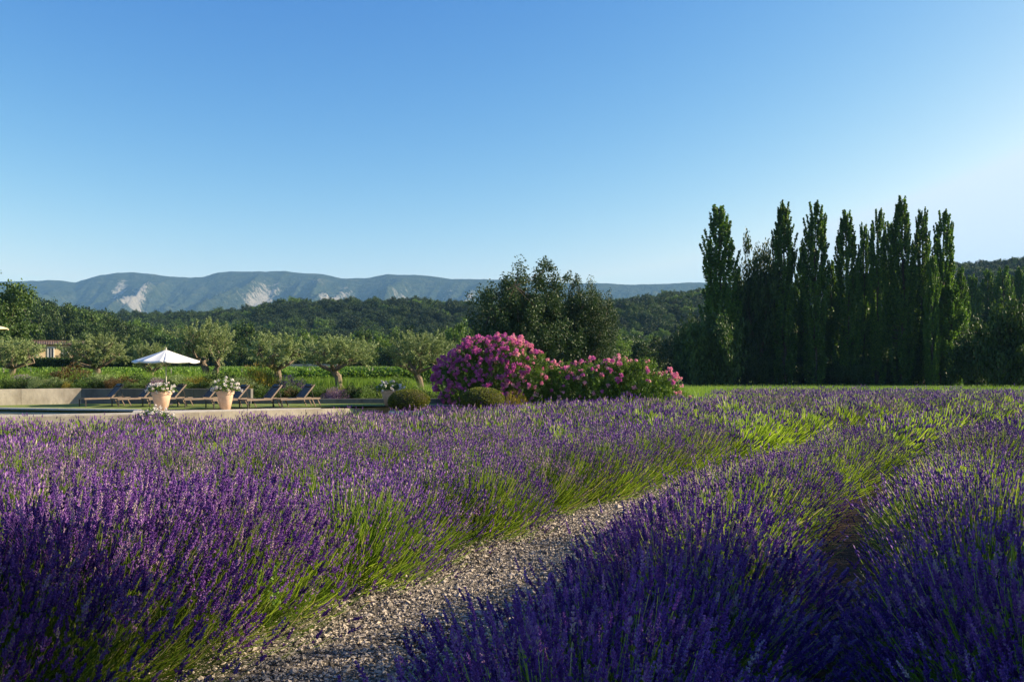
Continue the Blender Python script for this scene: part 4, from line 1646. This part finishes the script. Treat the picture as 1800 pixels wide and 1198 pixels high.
pu = W(292, 0, 40.2)
zt = H - (614 - HOR) / F * 40.2
zr = H - (634 - HOR) / F * 40.2
make_parasol('parasol', 'open white parasol behind the left flower pot', (pu[0], 40.2, -.004), 1.50, zr, zt, M['canvas'], .3)
pc = W(-58, 0, 60)
make_parasol('parasol', 'cream parasol tip poking in at the left edge', (pc[0], 60, 0), 2.7, H - (576 - HOR) / F * 60, H - (556 - HOR) / F * 60, M['cream'], .1)


# pots with white flowers
def flower_plant(seed, R, Hs, nf, n=1300):
    r = np.random.default_rng(seed)
    mb, fb, st = MB(), MB(), MB()
    d = unit(r.normal(size=(n, 3)))
    d[:, 2] = np.abs(d[:, 2]) * .9
    P = d * np.array([R, R, Hs]) * (r.random(n) ** .4)[:, None] * (1 + .2 * np.sin(5 * d[:, 0] + seed) * np.cos(3 * d[:, 1]))[:, None]
    leaves(mb, P, .085, r, .5)
    for k in range(nf):
        q = unit(r.normal(size=3) + np.array([0, 0, .4]))
        q[2] = abs(q[2])
        c = q * np.array([R, R, Hs]) * r.uniform(.85, 1.12)
        m_ = 12
        o = rand_unit(m_, r)
        leaves(fb, c + o * .045, .065, r, .9, a=np.clip(r.normal(.3, .25) + r.normal(0, .1, m_), 0, 1))
    for k in range(12):
        a = r.uniform(0, 6.28)
        q = r.uniform(.3, .8)
        tube(st, np.array([(0, 0, -.03), (math.cos(a) * R * q * .5, math.sin(a) * R * q * .5, Hs * .5), (math.cos(a) * R * q, math.sin(a) * R * q, Hs * .85)]), [.012, .009, .004], 4)
    return [('stems', st.mesh('stems', M['grass'])), ('foliage', mb.mesh('foliage', M['oleander'])), ('flowers', fb.mesh('flowers', M['white_petal']))]


def pot_full(label, loc, Rt, Hp):
    t = thing('terracotta_pot', label, 'flower pot', loc, 0, 'large terracotta pots on the terrace')
    mb = MB()
    lathe(mb, [(0.001, 0), (Rt * .57, 0), (Rt * .90, Hp * .79)], 36)
    mb.build('pot_body', M['terracotta'], t, True)
    mb = MB()
    lathe(mb, [(Rt * .90, Hp * .77), (Rt * .965, Hp * .785), (Rt * .985, Hp * .80)], 36)
    lathe(mb, [(Rt * .985, Hp * .80), (Rt, Hp * .97), (Rt * .985, Hp)], 36)
    lathe(mb, [(Rt * .985, Hp), (Rt * .88, Hp), (Rt * .87, Hp * .9)], 36)
    mb.build('rim', M['terracotta'], t, False)
    mb = MB()
    lathe(mb, [(Rt * .89, Hp * .93), (0.001, Hp * .95)], 24)
    mb.build('potting_soil', M['soil'], t)
    return t


for (px, base, wid, top, Y, lab, R, Hs, nf, sd) in [
        (284, 721, 35, 686, None, 'left', .58, .36, 46, 1), (396, 719, 31, 685, None, 'right', .62, .52, 50, 2), (686, 713, 33, 684, None, 'third', .62, .42, 44, 3)]:
    Y = (H - 0.0) * F / (base - HOR)
    x = (px - 900) / F * Y
    Hp = (base - top) / F * Y
    Rt = wid / F * Y / 2
    words = {'left': 'left of the two tall terracotta pots, standing in front of the parasol', 'right': 'right of the two tall terracotta pots, between the loungers',
             'third': 'terracotta pot partly hidden behind the first boxwood ball'}[lab]
    pot_full(words, (x, Y, .0), Rt, Hp)
    words = {'left': 'white flowering plant in the pot below the parasol', 'right': 'bushy white flowering plant in the right tall pot',
             'third': 'white flowering plant in the pot beside the boxwood ball'}[lab]
    tree_thing('flowering_plant', words, 'potted flowers', flower_plant(sd, R, Hs, nf), (x, Y, Hp * .95), sd, 1.0, 'white flowering plants in pots')
# white flowering bush in front of the wall
xw, Yw = (275 - 900) / F * 31.2, 31.2
tree_thing('flowering_bush', 'white flowering bush growing in front of the terrace wall below the left pot', 'bush', flower_plant(9, .72, .60, 70, 4200), (xw, Yw, -.38), 0, (1, 1, 1.15))


# boxwood balls in planters
def box_ball(seed):
    r = np.random.default_rng(seed)
    mb, core = MB(), MB()
    n = 15000
    d = unit(r.normal(size=(n, 3)))
    q = 1 + .035 * np.sin(6 * d[:, 0] + seed) * np.sin(5 * d[:, 2]) - .10 * r.random(n) ** 2
    leaves(mb, d * q[:, None] * np.array([1, 1, 1.0]), .065, r, .6, direction=d, spread=1.2)
    an = np.linspace(-math.pi / 2, math.pi / 2, 14)
    lathe(core, [(max(.001, .90 * math.cos(a)), .90 * math.sin(a)) for a in an], 24)
    return [('foliage', mb.mesh('foliage', M['box'])), ('twigs', core.mesh('twigs', M['bark']))]


bb = box_ball(1)
for (px, cy_, w, h_, Y, lab) in [(719, 704, 74, 21, 36.2, 'clipped boxwood ball beside the third flower pot'), (848, 702, 78, 22, 36.0, 'clipped boxwood ball in front of the magenta oleander')]:
    x = (px - 900) / F * Y
    z = H - (cy_ - HOR) / F * Y
    tree_thing('boxwood_ball', lab, 'boxwood', bb, (x, Y, z), px, (w / 2 / F * Y, w / 2 / F * Y, h_ / F * Y), 'clipped boxwood balls by the terrace')
    t = thing('planter', ('pale square planter under the boxwood ball beside the pot' if px < 800 else 'pale square planter under the boxwood ball before the oleander'), 'planter', (x, Y, 0), 0, 'planters of the boxwood balls')
    hw = .72
    zb = -.75
    zt_ = H - (722 - HOR) / F * (Y - .7)
    for s in (-1, 1):
        mb = MB()
        box(mb, (0, s * hw, (zb + zt_) / 2), (2 * hw + .06, .05, zt_ - zb))
        mb.build('side_panel', M['white'], t)
        mb = MB()
        box(mb, (s * (hw + .003), 0, (zb + zt_) / 2), (.05, 2 * hw - .054, zt_ - zb - .004))
        mb.build('side_panel', M['white'], t)
    mb = MB()
    box(mb, (0, 0, zt_ - .08), (2 * hw - .06, 2 * hw - .06, .04))
    mb.build('potting_soil', M['soil'], t)


# ------------------------------------------------------------------ oleanders
def oleander(name, label, lobes, n_shoot, n_cl, flower_fn, seed, loc):
    """lobes: (cx, cy, cz, rx, ry, rz) ellipsoids relative to loc; shoots end on their outer surface"""
    r = np.random.default_rng(seed)
    t = thing(name, label, 'oleander', loc, 0, 'oleander bushes in bloom')
    st, lf, f1, f2 = MB(), MB(), MB(), MB()
    lob = np.array(lobes, float)
    wts = lob[:, 3] * lob[:, 5]
    wts /= wts.sum()

    def surf(k):
        while True:
            i = r.choice(len(lob), p=wts)
            c, q = lob[i, :3], lob[i, 3:]
            d = unit(r.normal(size=3))
            p = c + d * q
            ins = (((p - lob[:, :3]) / lob[:, 3:]) ** 2).sum(1)
            ins[i] = 2
            if ins.min() > .92 and p[2] > .15:
                return p, d
    for k in range(n_shoot):
        p, d = surf(k)
        p = p * r.uniform(.84, 1.05) if r.random() < .7 else p * r.uniform(.5, .9)
        ax = unit(d * .6 + np.array([0, 0, .8]) + r.normal(0, .2, 3))
        n = 24
        u = r.random(n)
        Pl = p + ax[None] * ((u - .75) * .38)[:, None] + r.normal(0, .035, (n, 3))
        leaves(lf, Pl, .17, r, .20, direction=ax[None] * .9, spread=1.0, a=np.clip(r.normal(.45 + .25 * u, .2), 0, 1))
    for k in range(n_cl):
        p, d = surf(k)
        if not flower_fn(p, r):
            continue
        c = p * r.uniform(.97, 1.07) + d * .03
        rr = r.uniform(.055, .125)
        m_ = int(30 * (rr / .08) ** 1.5)
        o = rand_unit(m_, r)
        o = o + d * .5
        fb = f1 if r.random() < flower_fn(p, r, True) else f2
        leaves(fb, c + unit(o) * (rr * r.random(m_) ** .4)[:, None], .075, r, .85, direction=o, spread=1.0, a=np.clip(r.normal(.5, .22) + r.normal(0, .12, m_), 0, 1))
    for k in range(22):
        p, d = surf(k)
        tube(st, np.array([(p[0] * .25, p[1] * .3, -.1), (p[0] * .55, p[1] * .6, p[2] * .45), p * .93]), [.03, .022, .008], 4)
    st.build('stems', M['bark'], t)
    lf.build('foliage', M['oleander'], t)
    if f1.n:
        tag(f1.build('flowers', M['magenta'], t), 'deep magenta flower clusters with shade in their colour')
    if f2.n:
        tag(f2.build('flowers', M['pink'], t), 'pale pink flower clusters')
    return t


YO = 40.5
s = YO / F


def ff1(p, r, mix=False):
    t = (p[0]) / (105 * s)       # -1 left .. 1 right
    if mix:
        return float(np.clip(.95 - .75 * smooth(-.1, .9, t + .35 * (p[2] / 3.2 - .6)), 0, 1))  # more magenta to the left and below: painted shade; pink on the lit side
    dens = 1 - .78 * smooth(.25, .75, t) * (1 - .55 * smooth(2.4, 3.0, p[2]))
    dens *= .45 + .55 * smooth(.4, 1.2, p[2])
    return r.random() < dens


xo = (872 - 900) / F * YO
z0 = -.25
k_ = 1.0
oleander('oleander_bush', 'large rounded oleander covered in pink flowers, tinted magenta for shade, behind the boxwood ball',
         [(-62 * s, .2, 1.35, 44 * s, 1.2, 1.25), (-30 * s, 0, 1.65, 55 * s, 1.5, 1.60), (15 * s, .1, 1.75, 62 * s, 1.6, 1.62), (60 * s, 0, 1.35, 46 * s, 1.4, 1.35), (84 * s, 0, .95, 28 * s, 1.0, .95), (-20 * s, -.5, 1.0, 60 * s, 1.2, 1.0)],
         1500, 1050, ff1, 1, (xo, YO, z0))


def ff2(p, r, mix=False):
    t = p[0] / (118 * s)
    if mix:
        return .30 if t < .1 else .06
    dens = .40 - .2 * smooth(.1, .4, t) * (1 - smooth(.5, .8, t)) + .2 * smooth(.6, 1, t)
    dens *= .5 + .6 * smooth(1.0, 1.9, p[2])
    return r.random() < dens


xo = (1080 - 900) / F * YO
oleander('oleander_bush', 'lower wide oleander with scattered pale pink flowers on the right',
         [(-85 * s, .2, 1.05, 38 * s, 1.2, 1.15), (-40 * s, 0, 1.1, 46 * s, 1.4, 1.20), (5 * s, .1, 1.2, 46 * s, 1.4, 1.18), (45 * s, 0, 1.15, 40 * s, 1.4, 1.25), (80 * s, 0, .9, 34 * s, 1.2, .95), (104 * s, 0, .45, 20 * s, .8, .6)],
         1450, 620, ff2, 2, (xo, YO, z0))

# ------------------------------------------------------------------ house
def build_house():
    Y = 112.0
    x0, x1 = (10 - 900) / F * Y, (150 - 900) / F * Y
    L = x1 - x0
    ang = math.radians(28)
    he = H - (605 - HOR) / F * Y
    hr = H - (594 - HOR) / F * Y
    t = thing('farm_house', 'low ochre farmhouse with brown tiled roof behind the left olive trees', 'house', (x0, Y, 0), ang)
    mb = MB()
    box(mb, (L / 2, 3.2, he / 2 - .2), (L, 6.4, he + .4))
    V = [(0, 0, he), (0, 6.4, he), (0, 3.2, hr - .45), (L, 0, he), (L, 6.4, he), (L, 3.2, hr - .45)]
    mb.add(V, None, [(0, 2, 1), (3, 4, 5)])
    mb.build('wall', M['house'], t)
    # roof with rows of canal tiles
    roof = MB()
    n = int(L / .28)
    for sgn in (0, 1):
        for i in range(n + 3):
            xx = -.4 + i * .28
            ya, yb = (-.45, 3.2) if sgn == 0 else (6.85, 3.2)
            za = he - .02
            an = np.linspace(0, math.pi, 5)
            prof = np.stack([-.15 * np.cos(an), .10 * np.sin(an)], 1)
            A = [(xx + p[0], ya, za + p[1]) for p in prof] + [(xx + p[0], yb, hr - .35 + p[1]) for p in prof]
            roof.add(A, [(j, j + 1, 5 + j + 1, 5 + j) for j in range(4)])
    ro = roof.build('roof', M['tile'], t)
    mb = MB()
    bar(mb, (-.4, 3.2, hr - .22), (L + .4, 3.2, hr - .22), .34, .16)
    mb.build('ridge_tiles', M['tile'], ro)
    for (px, pyc, w, h_) in [(56, 622, .38, .4), (80, 620, .7, 1.5), (103, 619, .55, .9), (134, 620, .6, .9)]:
        xc = ((px - 10) / 140) * L
        zc = H - (pyc - HOR) / F * Y
        fr = MB()
        for sx in (-1, 1):
            box(fr, (xc + sx * w / 2, -.03, zc), (.12, .10, h_ + .12))
        for sz_ in (-1, 1):
            box(fr, (xc, -.033, zc + sz_ * h_ / 2), (w - .12, .10, .12))
        box(fr, (xc, -.028, zc), (.05, .06, h_ - .13))
        fo = fr.build('window', M['white'], t)
        pn = MB()
        box(pn, (xc, -.012, zc), (w - .1, .02, h_ - .1))
        pn.build('pane', M['glass'], fo)
    return t


build_house()
# hedge in front of the house
hm_ = MB()
r = np.random.default_rng(33)
n = 16000
Yh = 104
x0, x1 = (34 - 900) / F * Yh, (240 - 900) / F * Yh
leaves(hm_, np.stack([r.uniform(0, x1 - x0, n), r.uniform(-.8, .8, n), 2.55 * r.random(n) ** .6 + .12 * r.normal(size=n)], 1), .32, r, .7)
tag(hm_.build('hedge', M['oak'], loc=(x0, Yh, 0)), 'dark clipped hedge in front of the ochre farmhouse', 'hedge')
# low pale wall beyond the vineyard
mb = MB()
p = W(500, 0, 146)
tag(wall_run('field_wall', 'short pale field wall far behind the vines between two olive crowns', (p[0], 146), (p[0] + 9, 146.5), .4, 0, 1.95, 3, M['plaster'], seed=8), group=None)

# ------------------------------------------------------------------ weed with light leaves in the front row
def weed():
    r = np.random.default_rng(3)
    lf, st = MB(), MB()
    for k in range(9):
        a = r.uniform(0, 6.28)
        L = r.uniform(.18, .52)
        tip = np.array([math.cos(a) * .10 * r.uniform(.3, 1.6), math.sin(a) * .1, L])
        P = np.array([(0, 0, -.1), tip * .5 + r.normal(0, .01, 3), tip])
        tube(st, P, [.004, .003, .0015], 4)
        n = 16
        u = np.linspace(.3, 1, n)[:, None]
        Pl = P[1] * (1 - u) + P[2] * u + r.normal(0, .02, (n, 3))
        leaves(lf, Pl, .042, r, .62, spread=1)
    x, y = (470 - 900) / F * 6.15, 6.15
    t = thing('leafy_weed', 'small bright green leafy weed in the lavender left of the path', 'weed', (x, y, .06), 0)
    st.build('stems', M['light'], t)
    lf.build('leaves', foliage('weed_leaf', [(0, (.10, .22, .04)), (1, (.24, .38, .09))], .35, .45, .35, 0), t)


weed()

# ------------------------------------------------------------------ trees out of the frame on the right, whose shade falls on the front rows
for q_, (x, y, hh, w) in enumerate([(17, 6.2, 11, 2.6), (18, 1.2, 12, 3.8), (16, -5.4, 11, 3.8), (24, 1.5, 13, 4.2)]):
    tree_thing('garden_tree', 'tree outside the photo to the right, %s' % ('foremost of its group', 'level with the camera', 'rearmost of its group', 'farthest from the field')[q_], 'tree', DENSE[int(x) % 3], (x, y, -.1), x, (w / 4.6, w / 4.6, hh / 10), 'trees right of the camera')
